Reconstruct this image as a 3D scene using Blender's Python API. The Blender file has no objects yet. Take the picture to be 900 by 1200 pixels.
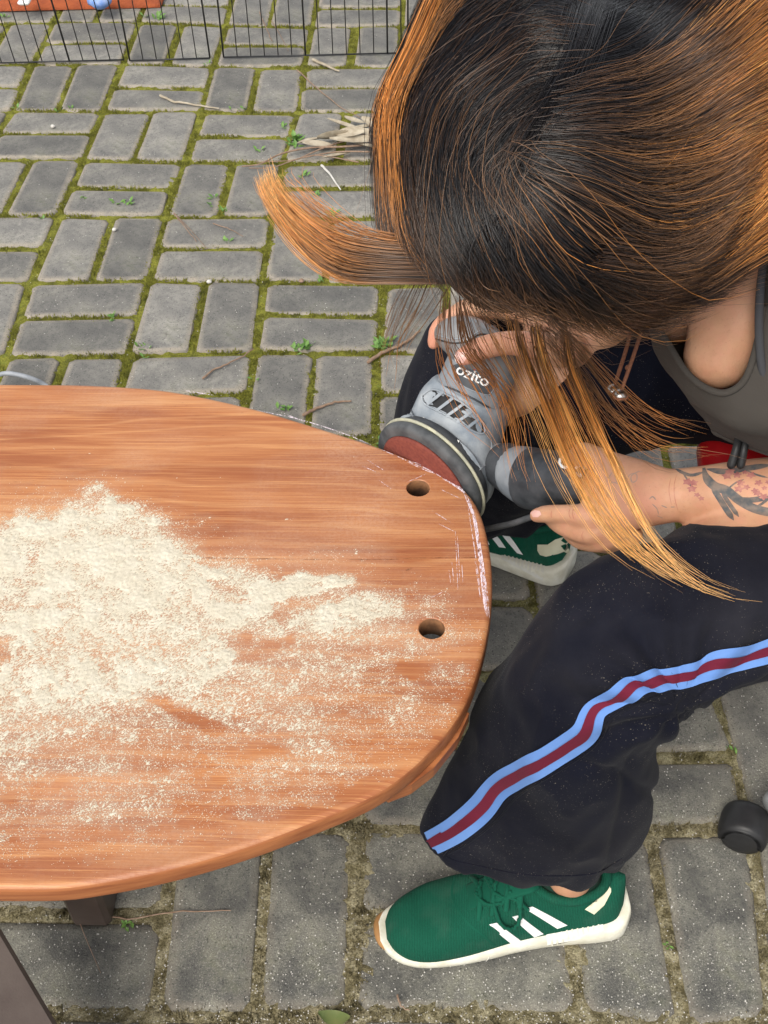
import bpy, bmesh, math, random
import numpy as np
from mathutils import Vector, Matrix
from mathutils.bvhtree import BVHTree

rng = np.random.default_rng(7)
random.seed(7)
scene = bpy.context.scene
COL = scene.collection

# ------------------------------------------------------------------ camera
MOD = 0.24                                   # one paving module, metres
CF, CPIT, CYAW, CROLL, GX, GY, CZ = 1400.0, 0.7885, 0.0425, -0.0219, 4.25, -13.31, 5.66 * 0.24
CAMP = np.array([0.0, 0.0, CZ])
_c, _s = math.cos, math.sin
_ex = np.array([_c(CYAW), _s(CYAW), 0.0]); _ey = np.array([-_s(CYAW), _c(CYAW), 0.0]); _ez = np.array([0, 0, 1.0])
CFW = _ey * _c(CPIT) - _ez * _s(CPIT)
_up = _ey * _s(CPIT) + _ez * _c(CPIT)
CR = _ex * _c(CROLL) + _up * _s(CROLL)
CU = -_ex * _s(CROLL) + _up * _c(CROLL)

cam = bpy.data.cameras.new("camera")
camo = bpy.data.objects.new("camera", cam); COL.objects.link(camo)
camo.matrix_world = Matrix(((CR[0], CU[0], -CFW[0], 0), (CR[1], CU[1], -CFW[1], 0),
                            (CR[2], CU[2], -CFW[2], CZ), (0, 0, 0, 1)))
cam.sensor_fit = 'VERTICAL'; cam.sensor_height = 24.0; cam.lens = 24.0 * CF / 1200.0
cam.clip_start = 0.02; cam.clip_end = 400
scene.camera = camo
scene.render.resolution_x = 768; scene.render.resolution_y = 1024

# ------------------------------------------------------------------ light
SUN_EL, SUN_AZ = math.radians(50), math.radians(-158)     # azimuth measured from +Y towards +X
world = bpy.data.worlds.new("World"); scene.world = world; world.use_nodes = True
wn = world.node_tree.nodes; wl = world.node_tree.links
sky = wn.new("ShaderNodeTexSky"); sky.sky_type = 'NISHITA'; sky.sun_disc = False
sky.sun_elevation = SUN_EL; sky.sun_rotation = SUN_AZ
sky.air_density = 1.0; sky.dust_density = 2.5; sky.ozone_density = 1.0
hs = wn.new("ShaderNodeHueSaturation"); hs.inputs['Saturation'].default_value = 0.24          # thin high cloud: a paler sky
wl.new(sky.outputs[0], hs.inputs['Color']); wl.new(hs.outputs[0], wn["Background"].inputs[0]); wn["Background"].inputs[1].default_value = 0.13
sun = bpy.data.lights.new("sun", 'SUN'); sun.energy = 1.6; sun.angle = math.radians(30); sun.color = (1.0, 0.93, 0.82)
suno = bpy.data.objects.new("sun", sun); COL.objects.link(suno)
_sd = Vector((math.sin(SUN_AZ) * math.cos(SUN_EL), math.cos(SUN_AZ) * math.cos(SUN_EL), math.sin(SUN_EL)))
suno.rotation_euler = _sd.to_track_quat('Z', 'Y').to_euler()
scene.view_settings.view_transform = 'Standard'; scene.view_settings.look = 'None'
scene.view_settings.gamma = 1.0; scene.view_settings.exposure = 0.74

# ------------------------------------------------------------------ geometry helpers
def ray(px, py): return CFW + CR * (px - 450) / CF - CU * (py - 600) / CF
def Ud(px, py, d): return CAMP + ray(px, py) * d                 # a point by photo direction and distance
def U(px, py, z=0.0):                                            # ... or by the height it stands at
    r = ray(px, py); return CAMP + r * ((z - CZ) / r[2])
def PJ(p):
    q = np.asarray(p) - CAMP; d = q @ CFW; return 450 + CF * (q @ CR) / d, 600 - CF * (q @ CU) / d, d
def nrm(v):
    v = np.asarray(v, float); return v / (np.linalg.norm(v) + 1e-12)
A3 = lambda *a: np.array(a, float)

def catmull(P, n):
    P = np.asarray(P, float)
    if len(P) < 3:
        t = np.linspace(0, 1, n)[:, None]; return P[0] * (1 - t) + P[-1] * t
    Q = np.vstack([2 * P[0] - P[1], P, 2 * P[-1] - P[-2]])
    t = np.linspace(0, len(P) - 1 - 1e-9, n); i = t.astype(int); u = (t - i)[:, None]
    a, b, c, d = Q[i], Q[i + 1], Q[i + 2], Q[i + 3]
    return .5 * ((2 * b) + (c - a) * u + (2 * a - 5 * b + 4 * c - d) * u * u + (3 * b - a - 3 * c + d) * u ** 3)

def hsh(ix, iy, iz, s):
    h = (ix * 374761393 + iy * 668265263 + iz * 2147483647 + s * 974634577) & 0xffffffff
    h = ((h ^ (h >> 13)) * 1274126177) & 0xffffffff
    return ((h ^ (h >> 16)) & 0xffff) / 65535.0
def vnoise(p, s=0):
    p = np.asarray(p, float)
    if p.shape[-1] == 2: p = np.concatenate([p, np.zeros(p.shape[:-1] + (1,))], -1)
    i = np.floor(p).astype(np.int64); f = p - i; f = f * f * (3 - 2 * f)
    r = 0
    for dx in (0, 1):
        for dy in (0, 1):
            for dz in (0, 1):
                w = (f[..., 0] if dx else 1 - f[..., 0]) * (f[..., 1] if dy else 1 - f[..., 1]) * (f[..., 2] if dz else 1 - f[..., 2])
                r = r + w * hsh(i[..., 0] + dx, i[..., 1] + dy, i[..., 2] + dz, s)
    return r
def fbm(p, o=4, s=0):
    r = 0; a = .5; t = 0; p = np.asarray(p, float)
    for k in range(o):
        r = r + a * vnoise(p, s + k * 17); t += a; a *= .5; p = p * 2.03 + 11.3
    return r / t

def setp(o, label=None, cat=None, group=None, kind=None):
    if label: o['label'] = label
    if cat: o['category'] = cat
    if group: o['group'] = group
    if kind: o['kind'] = kind
    return o
BASE = {}
def thing(name, label, cat, loc=(0, 0, 0), group=None):
    o = bpy.data.objects.new(name, None); COL.objects.link(o); o.location = Vector(loc)
    o.empty_display_size = .05
    BASE[o] = np.array(loc, float)
    return setp(o, label, cat, group)
def mk(name, V, Fc, mat, parent=None, smooth=True, attr=None, col=None, loc=None):
    """one mesh object; V in world coordinates"""
    V = np.asarray(V, float).reshape(-1, 3)
    base = np.zeros(3)
    p = parent
    while p is not None:
        base = base + BASE.get(p, 0); p = p.parent
    own = np.zeros(3) if loc is None else np.array(loc, float) - base
    me = bpy.data.meshes.new(name)
    Vl = V - base - own
    if isinstance(Fc, np.ndarray):
        k = Fc.shape[1]
        me.vertices.add(len(Vl)); me.vertices.foreach_set('co', Vl.astype(np.float32).ravel())
        me.loops.add(Fc.size); me.loops.foreach_set('vertex_index', Fc.astype(np.int32).ravel())
        me.polygons.add(len(Fc)); me.polygons.foreach_set('loop_start', (np.arange(len(Fc)) * k).astype(np.int32))
        me.update(calc_edges=True)
    else:
        me.from_pydata(Vl.tolist(), [], [list(f) for f in Fc])
    if smooth is not False: me.polygons.foreach_set('use_smooth', [True] * len(me.polygons))
    if attr is not None:
        for an, av in (attr.items() if isinstance(attr, dict) else [('val', attr)]):
            a = me.attributes.new(an, 'FLOAT', 'POINT'); a.data.foreach_set('value', np.asarray(av, np.float32).ravel())
    if col is not None:
        c = np.asarray(col, np.float32)
        if c.shape[1] == 3: c = np.hstack([c, np.ones((len(c), 1), np.float32)])
        a = me.attributes.new('Col', 'FLOAT_COLOR', 'POINT'); a.data.foreach_set('color', c.ravel())
    if mat: me.materials.append(mat)
    o = bpy.data.objects.new(name, me); COL.objects.link(o)
    if parent is not None: o.parent = parent
    if loc is not None:
        o.location = Vector(own); BASE[o] = own
    return o

def loft(rings, cap=True, closed=True):
    rings = [np.asarray(r, float) for r in rings]
    n = len(rings[0]); m = len(rings); V = np.vstack(rings); Fc = []
    nn = n if closed else n - 1
    for i in range(m - 1):
        for j in range(nn):
            k = (j + 1) % n
            Fc.append((i * n + j, i * n + k, (i + 1) * n + k, (i + 1) * n + j))
    if cap:
        c0 = len(V); V = np.vstack([V, rings[0].mean(0), rings[-1].mean(0)])
        for j in range(n):
            k = (j + 1) % n
            Fc.append((c0, k, j)); Fc.append((c0 + 1, (m - 1) * n + j, (m - 1) * n + k))
    return V, Fc
def join(*parts):
    V = []; Fc = []; o = 0
    for v, f in parts:
        v = np.asarray(v, float); V.append(v)
        Fc += [tuple(i + o for i in x) for x in f]; o += len(v)
    return np.vstack(V), Fc

def vloft(secs, n=28, m=40, cap=True, power=2.0):
    """loft through sections given as (Lx,Ly,Rx,Ry,depth,thickness)"""
    S = catmull(np.array(secs, float), m)
    Lp = np.array([Ud(s[0], s[1], s[4]) for s in S]); Rp = np.array([Ud(s[2], s[3], s[4]) for s in S])
    Cn = (Lp + Rp) / 2; A = (Rp - Lp) / 2; T = np.gradient(Cn, axis=0); rings = []
    th = np.linspace(0, 2 * np.pi, n, endpoint=False)
    ct, st = np.cos(th), np.sin(th)
    ct = np.sign(ct) * abs(ct) ** (2 / power); st = np.sign(st) * abs(st) ** (2 / power)
    for c, a, t, s in zip(Cn, A, T, S):
        b = nrm(np.cross(t, a)) * s[5]
        rings.append(c + np.outer(ct, a) + np.outer(st, b))
    return loft(rings, cap), rings

def tube(P, R, n=12, m=None, side=None, wid=None, cap=True, roundcap=True):
    """tapered tube through world points P with radii R"""
    P = np.asarray(P, float); R = np.broadcast_to(np.asarray(R, float), (len(P),)) if np.ndim(R) < 1 else np.asarray(R, float)
    if m is None: m = max(2, (len(P) - 1) * 5 + 1)
    Q = catmull(np.hstack([P, R[:, None]] + ([np.asarray(wid, float)[:, None]] if wid is not None else [])), m)
    C, r = Q[:, :3], Q[:, 3]; w = Q[:, 4] if wid is not None else r
    T = np.gradient(C, axis=0); T /= np.linalg.norm(T, axis=1)[:, None] + 1e-12
    if side is None:
        s = np.cross(T[0], A3(0, 0, 1)); s = s if np.linalg.norm(s) > .1 else np.cross(T[0], A3(1, 0, 0)); s = nrm(s)
    else: s = nrm(side)
    th = np.linspace(0, 2 * np.pi, n, endpoint=False); rings = []
    fr = []
    for i in range(m):
        s = s - T[i] * (s @ T[i]); s = nrm(s); fr.append((s.copy(), np.cross(T[i], s)))
    if roundcap:
        for a in (80, 55, 28):
            k = math.cos(math.radians(a)); q = math.sin(math.radians(a))
            rings.append(C[0] - T[0] * r[0] * q + np.outer(np.cos(th), fr[0][0]) * w[0] * k + np.outer(np.sin(th), fr[0][1]) * r[0] * k)
    for i in range(m): rings.append(C[i] + np.outer(np.cos(th), fr[i][0]) * w[i] + np.outer(np.sin(th), fr[i][1]) * r[i])
    if roundcap:
        for a in (28, 55, 80):
            k = math.cos(math.radians(a)); q = math.sin(math.radians(a))
            rings.append(C[-1] + T[-1] * r[-1] * q + np.outer(np.cos(th), fr[-1][0]) * w[-1] * k + np.outer(np.sin(th), fr[-1][1]) * r[-1] * k)
    return loft(rings, cap)

def ball(c, r, axes=None, n=20, m=14):
    c = np.asarray(c, float); r = np.broadcast_to(np.asarray(r, float), (3,))
    ax = np.eye(3) if axes is None else np.array(axes)
    rings = []
    th = np.linspace(0, 2 * np.pi, n, endpoint=False)
    for k in range(1, m):
        a = math.pi * k / m
        p = np.stack([np.cos(th) * math.sin(a) * r[0], np.sin(th) * math.sin(a) * r[1], np.full(n, math.cos(a) * r[2])], 1)
        rings.append(c + p @ ax)
    return loft(rings)
def box(c, h, ax=None, bev=0.0):
    """box with chamfered edges; c centre, h half sizes, ax rows = axes"""
    ax = np.eye(3) if ax is None else np.array(ax); b = min(bev, min(h) * .9)
    if b <= 0:
        V = [[x * h[0], y * h[1], z * h[2]] for z in (-1, 1) for x, y in ((-1, -1), (1, -1), (1, 1), (-1, 1))]
        Fc = [(0, 3, 2, 1), (4, 5, 6, 7), (0, 1, 5, 4), (1, 2, 6, 5), (2, 3, 7, 6), (3, 0, 4, 7)]
        return np.asarray(c) + np.array(V) @ ax, Fc
    rings = []
    for z, ins in ((-h[2], b), (-h[2] + b, 0), (h[2] - b, 0), (h[2], b)):
        x, y = h[0] - ins, h[1] - ins; q = b
        rings.append([[x - q, -y, z], [x, -y + q, z], [x, y - q, z], [x - q, y, z], [-x + q, y, z], [-x, y - q, z], [-x, -y + q, z], [-x + q, -y, z]])
    V, Fc = loft([np.asarray(c) + np.array(r) @ ax for r in rings]); return V, Fc
def remesh(name, V, Fc, vox, mat, parent, smooth_it=4, loc=None, post=None):
    me = bpy.data.meshes.new('tmp'); me.from_pydata(np.asarray(V).tolist(), [], [list(f) for f in Fc])
    t = bpy.data.objects.new('tmp', me); COL.objects.link(t)
    r = t.modifiers.new('r', 'REMESH'); r.mode = 'VOXEL'; r.voxel_size = vox; r.adaptivity = 0
    s = t.modifiers.new('s', 'SMOOTH'); s.factor = .5; s.iterations = smooth_it
    dg = bpy.context.evaluated_depsgraph_get(); dg.update()
    m2 = bpy.data.meshes.new_from_object(t.evaluated_get(dg))
    n = len(m2.vertices); co = np.empty(n * 3, np.float32); m2.vertices.foreach_get('co', co); co = co.reshape(-1, 3).astype(float)
    nf = len(m2.polygons); lt = np.empty(nf, np.int32); m2.polygons.foreach_get('loop_total', lt)
    li = np.empty(len(m2.loops), np.int32); m2.loops.foreach_get('vertex_index', li)
    nv = np.empty(n * 3, np.float32); m2.vertices.foreach_get('normal', nv); nv = nv.reshape(-1, 3).astype(float)
    bpy.data.objects.remove(t); bpy.data.meshes.remove(me)
    col = None
    if post is not None: co, col = post(co, nv)
    if (lt == 4).all(): Fa = li.reshape(-1, 4)
    else:
        st = np.concatenate([[0], np.cumsum(lt)[:-1]]); Fa = [tuple(li[a:a + b]) for a, b in zip(st, lt)]
    bpy.data.meshes.remove(m2)
    o = mk(name, co, Fa, mat, parent, col=col, loc=loc)
    o['_'] = 0; del o['_']
    return o, co, Fa
def bvh(co, Fa): return BVHTree.FromPolygons([tuple(c) for c in co], [tuple(int(i) for i in f) for f in Fa])
def snap(tree, px, py, off=0.0008, dflt=1.2):
    r = ray(px, py); h = tree.ray_cast(Vector(CAMP), Vector(nrm(r)))
    if h[0] is None:                                            # just off the silhouette: slide to the nearest surface
        q = Ud(px, py, dflt); dd = nrm(r)
        for _ in range(4):
            f = tree.find_nearest(Vector(q))
            if f[0] is None: return q
            q = CAMP + dd * ((np.array(f[0]) - CAMP) @ dd)
        n = np.array(f[1]); n = n if n @ r < 0 else -n
        return np.array(f[0]) + n * off
    n = np.array(h[1])
    if n @ r > 0: n = -n
    return np.array(h[0]) + n * off
def ribbon_on(tree, P, W, off=.0008, n=None, taper=False, dflt=1.2):
    """thin strip lying on a surface under a line traced in the photograph; W width in pixels"""
    P = np.asarray(P, float); n = n or max(2, len(P) * 4); Q = catmull(P, n)
    T = np.gradient(Q, axis=0); N = np.stack([-T[:, 1], T[:, 0]], 1); N /= np.linalg.norm(N, axis=1)[:, None] + 1e-9
    W = np.interp(np.linspace(0, 1, n), np.linspace(0, 1, len(np.atleast_1d(W))), np.atleast_1d(W)) if np.ndim(W) else np.full(n, float(W))
    if taper: W = W * np.minimum(1, np.minimum(np.linspace(0, 1, n), np.linspace(1, 0, n)) * 5 + .15)
    V = []; k = 3 if np.max(W) < 6 else 9
    for i in range(n):
        for s in np.linspace(-1, 1, k): q = Q[i] + N[i] * W[i] * .5 * s; V.append(snap(tree, q[0], q[1], off, dflt))
    Fc = [(i * k + j, i * k + j + 1, (i + 1) * k + j + 1, (i + 1) * k + j) for i in range(n - 1) for j in range(k - 1)]
    return np.array(V), Fc
def patch_on(tree, P, off=.0008, dflt=1.2):
    """filled polygon traced in the photograph and laid on the surface under it"""
    P = np.asarray(P, float); c = P.mean(0); V = [snap(tree, c[0], c[1], off, dflt)]; n = len(P)
    for k in (.33, .66, 1):
        for p in P: q = c + (p - c) * k; V.append(snap(tree, q[0], q[1], off, dflt))
    Fc = [(0, 1 + j, 1 + (j + 1) % n) for j in range(n)]
    for r in range(2):
        for j in range(n):
            a = 1 + r * n; Fc.append((a + j, a + n + j, a + n + (j + 1) % n, a + (j + 1) % n))
    return np.array(V), Fc

# ------------------------------------------------------------------ materials
class NT:
    def __init__(s, name):
        s.m = bpy.data.materials.new(name); s.m.use_nodes = True
        s.n = s.m.node_tree.nodes; s.l = s.m.node_tree.links; s.p = s.n['Principled BSDF']; s.tc = None
    def coord(s, scale=(1, 1, 1), kind='Object', rot=(0, 0, 0)):
        if s.tc is None: s.tc = s.n.new('ShaderNodeTexCoord')
        mp = s.n.new('ShaderNodeMapping'); s.l.new(s.tc.outputs[kind], mp.inputs[0]); mp.inputs['Scale'].default_value = scale
        mp.inputs['Rotation'].default_value = rot
        return mp.outputs[0]
    def noise(s, scale, detail=4, rough=.55, vec=None, dist=0):
        t = s.n.new('ShaderNodeTexNoise'); t.inputs['Scale'].default_value = scale; t.inputs['Detail'].default_value = detail
        t.inputs['Roughness'].default_value = rough; t.inputs['Distortion'].default_value = dist
        s.l.new(vec if vec is not None else s.coord(), t.inputs['Vector']); return t.outputs[0]
    def voro(s, scale, vec=None, feat='F1'):
        t = s.n.new('ShaderNodeTexVoronoi'); t.inputs['Scale'].default_value = scale; t.feature = feat
        s.l.new(vec if vec is not None else s.coord(), t.inputs['Vector']); return t.outputs[0]
    def ramp(s, fac, stops):
        r = s.n.new('ShaderNodeValToRGB'); e = r.color_ramp.elements
        while len(e) < len(stops): e.new(.5)
        for k, (p, c) in enumerate(stops):
            e[k].position = p; e[k].color = (c, c, c, 1) if np.ndim(c) == 0 else (*c, 1)
        s.l.new(fac, r.inputs[0]); return r.outputs[0]
    def mix(s, fac, a, b, mode='MIX'):
        x = s.n.new('ShaderNodeMix'); x.data_type = 'RGBA'; x.blend_type = mode
        for sock, v in ((x.inputs[0], fac), (x.inputs[6], a), (x.inputs[7], b)):
            if hasattr(v, 'links'): s.l.new(v, sock)
            elif np.ndim(v) == 0: sock.default_value = v
            else: sock.default_value = (*v, 1)
        return x.outputs[2]
    def math(s, op, a, b=0.0):
        x = s.n.new('ShaderNodeMath'); x.operation = op
        for sock, v in ((x.inputs[0], a), (x.inputs[1], b)):
            if hasattr(v, 'links'): s.l.new(v, sock)
            else: sock.default_value = v
        return x.outputs[0]
    def attr(s, name, out=2):
        x = s.n.new('ShaderNodeAttribute'); x.attribute_name = name; return x.outputs[out]
    def rnd(s):
        return s.n.new('ShaderNodeObjectInfo').outputs['Random']
    def bump(s, h, strength=.3, dist=.001):
        b = s.n.new('ShaderNodeBump'); b.inputs['Strength'].default_value = strength; b.inputs['Distance'].default_value = dist
        s.l.new(h, b.inputs['Height']); s.l.new(b.outputs[0], s.p.inputs['Normal'])
    def out(s, color=None, rough=.6, spec=.5, metal=0, **kw):
        if color is not None:
            if hasattr(color, 'links'): s.l.new(color, s.p.inputs['Base Color'])
            else: s.p.inputs['Base Color'].default_value = (*color, 1)
        if hasattr(rough, 'links'): s.l.new(rough, s.p.inputs['Roughness'])
        else: s.p.inputs['Roughness'].default_value = rough
        s.p.inputs['Specular IOR Level'].default_value = spec; s.p.inputs['Metallic'].default_value = metal
        for k, v in kw.items():
            k = k.replace('_', ' ')
            if hasattr(v, 'links'): s.l.new(v, s.p.inputs[k])
            else: s.p.inputs[k].default_value = v
        return s.m
def simple(name, c1, c2=None, scale=40, rough=.6, spec=.5, metal=0, bs=None, bstr=.25, bd=.0006, **kw):
    t = NT(name); c2 = c2 if c2 is not None else tuple(x * .75 for x in c1)
    col = t.mix(t.ramp(t.noise(scale, 5), [(.35, 0.0), (.65, 1.0)]), c1, c2)
    if bs: t.bump(t.noise(bs, 4), bstr, bd)
    return t.out(col, rough, spec, metal, **kw)

def m_brick():
    t = NT('paver_concrete'); near0 = t.attr('near')
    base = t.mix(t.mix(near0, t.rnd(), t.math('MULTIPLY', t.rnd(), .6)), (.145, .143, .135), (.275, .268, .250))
    big = t.ramp(t.noise(13, 5, .6), [(.3, (.58, .58, .60)), (.7, (1.34, 1.31, 1.24))])
    c = t.mix(1.0, base, big, 'MULTIPLY')
    c = t.mix(t.ramp(t.noise(60, 5, .7), [(.45, 0.0), (.75, .55)]), c, (.06, .062, .064))
    ed = t.math('MULTIPLY', t.attr('val'), t.ramp(t.noise(45, 4), [(.3, .30), (.6, 1.0)]))
    c = t.mix(ed, c, (.33, .29, .235))
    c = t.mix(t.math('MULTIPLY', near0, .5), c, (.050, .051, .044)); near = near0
    sp = t.ramp(t.noise(520, 3, .75), [(.52, 0.0), (.70, 1.0)])
    sp = t.math('MULTIPLY', sp, t.ramp(t.noise(9, 4, .6), [(.38, .12), (.66, .95)]))
    sp = t.math('MULTIPLY', sp, t.math('ADD', t.math('MULTIPLY', near, .60), .22))
    c = t.mix(t.math('MULTIPLY', near, t.ramp(t.noise(17, 5, .7), [(.42, 0.0), (.70, .60)])), c, (.30, .29, .235))
    c = t.mix(sp, c, (.52, .51, .43))
    dk = t.ramp(t.noise(330, 2, .6), [(.30, .75), (.42, 0.0)])
    c = t.mix(dk, c, (.035, .037, .035))
    gr = t.math('MULTIPLY', t.ramp(t.noise(7, 5, .65), [(.55, 0.0), (.75, .45)]), t.ramp(t.noise(70, 3), [(.35, 0.0), (.6, 1.0)]))
    c = t.mix(gr, c, (.14, .15, .065))
    h = t.math('ADD', t.math('MULTIPLY', t.noise(420, 4, .8), .8), t.noise(60, 5, .7))
    t.bump(h, .75, .0022)
    return t.out(c, .80, .45)
def m_moss():
    t = NT('moss_joint')
    n = t.noise(38, 5, .65)
    mossy = t.ramp(n, [(.22, (.075, .062, .04)), (.40, (.19, .20, .035)), (.56, (.34, .34, .055)), (.75, (.22, .27, .055))])
    straw = t.ramp(t.noise(60, 5, .7), [(.25, (.10, .085, .055)), (.45, (.28, .24, .13)), (.60, (.56, .50, .33)), (.8, (.32, .31, .15))])
    c = t.mix(t.attr('near'), mossy, straw)
    c = t.mix(t.ramp(t.noise(400, 3, .8), [(.35, .7), (.55, 0.0)]), c, (.045, .04, .02))
    t.bump(t.math('ADD', t.noise(330, 4, .85), t.noise(90, 4, .7)), 1.0, .005)
    return t.out(c, .97, .15)
def m_wood():
    t = NT('sanded_wood')
    v = t.coord((1.0, 9.0, 1.0), rot=(0, 0, math.radians(-2)))
    w = t.noise(3.2, 5, .55, v, .8)
    base = t.ramp(w, [(.18, (.235, .064, .025)), (.42, (.325, .108, .040)), (.56, (.43, .168, .064)), (.75, (.53, .26, .118))])
    v2 = t.coord((2.2, 60.0, 1.0)); f = t.noise(7, 4, .65, v2, .35)
    base = t.mix(t.ramp(f, [(.3, .50), (.50, 0.0)]), base, (.36, .115, .04))
    wv = t.n.new('ShaderNodeTexWave'); wv.wave_type = 'BANDS'; wv.bands_direction = 'Y'
    wv.inputs['Scale'].default_value = 11; wv.inputs['Distortion'].default_value = 15; wv.inputs['Detail'].default_value = 3
    wv.inputs['Detail Scale'].default_value = .6; wv.inputs['Detail Roughness'].default_value = .6
    t.l.new(t.coord((.22, 1.0, 1.0)), wv.inputs['Vector'])
    base = t.mix(t.ramp(wv.outputs[1], [(.84, 0.0), (.97, .16)]), base, (.74, .42, .19))
    base = t.mix(t.ramp(wv.outputs[1], [(.0, .22), (.16, 0.0)]), base, (.34, .11, .04))
    pores = t.ramp(t.noise(60, 3, .7, t.coord((1.0, 9.0, 1.0))), [(.26, .8), (.36, 0.0)])
    base = t.mix(pores, base, (.20, .06, .02))
    fine = t.noise(9, 4, .6, t.coord((.9, 85.0, 1.0)), .5)
    base = t.mix(t.ramp(fine, [(.52, 0.0), (.66, .42)]), base, (.72, .36, .14))
    base = t.mix(t.ramp(fine, [(.30, .45), (.44, 0.0)]), base, (.27, .075, .028))
    # pale film of fine dust, worked in with the sander
    film = t.math('MULTIPLY', t.ramp(t.noise(5.5, 5, .6), [(.42, 0.0), (.72, .28)]), t.ramp(t.noise(260, 3, .8), [(.35, .25), (.6, 1.0)]))
    base = t.mix(film, base, (.66, .50, .38))
    base = t.mix(t.ramp(t.noise(2.6, 3, .5), [(.45, 0.0), (.72, .38)]), base, (.60, .33, .19))
    t.bump(t.math('ADD', t.noise(260, 3, .7, t.coord((1.0, 6.0, 1.0))), t.math('MULTIPLY', f, .8)), .35, .0006)
    return t.out(base, .44, .40)
def m_hair():
    t = NT('hair_strands')
    c = t.attr('Col', 0)
    return t.out(c, .32, .62)
def m_skin():
    t = NT('skin')
    c = t.mix(t.ramp(t.noise(26, 5, .6), [(.35, 0.0), (.7, 1.0)]), (.58, .325, .195), (.47, .235, .135))
    c = t.mix(t.ramp(t.noise(75, 4, .6), [(.45, 0.0), (.7, .35)]), c, (.62, .27, .19))
    c = t.mix(t.attr('Col', 2), c, (.68, .27, .20))
    c = t.mix(t.ramp(t.noise(420, 2, .6), [(.62, 0.0), (.72, .35)]), c, (.34, .15, .09))
    t.bump(t.math('ADD', t.noise(520, 4, .75), t.math('MULTIPLY', t.noise(110, 3, .7, t.coord((1, 2.5, 1))), 1.2)), .35, .0009)
    return t.out(c, .50, .42, Subsurface_Weight=.18, Subsurface_Radius=(.007, .0035, .002), Subsurface_Scale=.6)
def m_cloth(name, c1, c2, rough=.9, dust=.0, bs=900):
    t = NT(name)
    c = t.mix(t.ramp(t.noise(9, 4), [(.35, 0.0), (.65, 1.0)]), c1, c2)
    if dust:
        d = t.math('MULTIPLY', t.ramp(t.noise(900, 1, .5), [(.73, 0.0), (.76, .8)]), t.ramp(t.noise(14, 3), [(.42, 0.0), (.6, dust)]))
        c = t.mix(d, c, (.60, .52, .42))
        c = t.mix(t.math('MULTIPLY', t.ramp(t.noise(6, 5, .6), [(.45, 0.0), (.75, 1.0)]), dust * .035), c, (.45, .42, .40))
    t.bump(t.math('ADD', t.noise(bs, 2), t.math('MULTIPLY', t.noise(60, 4), .5)), .3, .0008)
    return t.out(c, rough, .12, Sheen_Weight=.03, Sheen_Roughness=.5)

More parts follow.
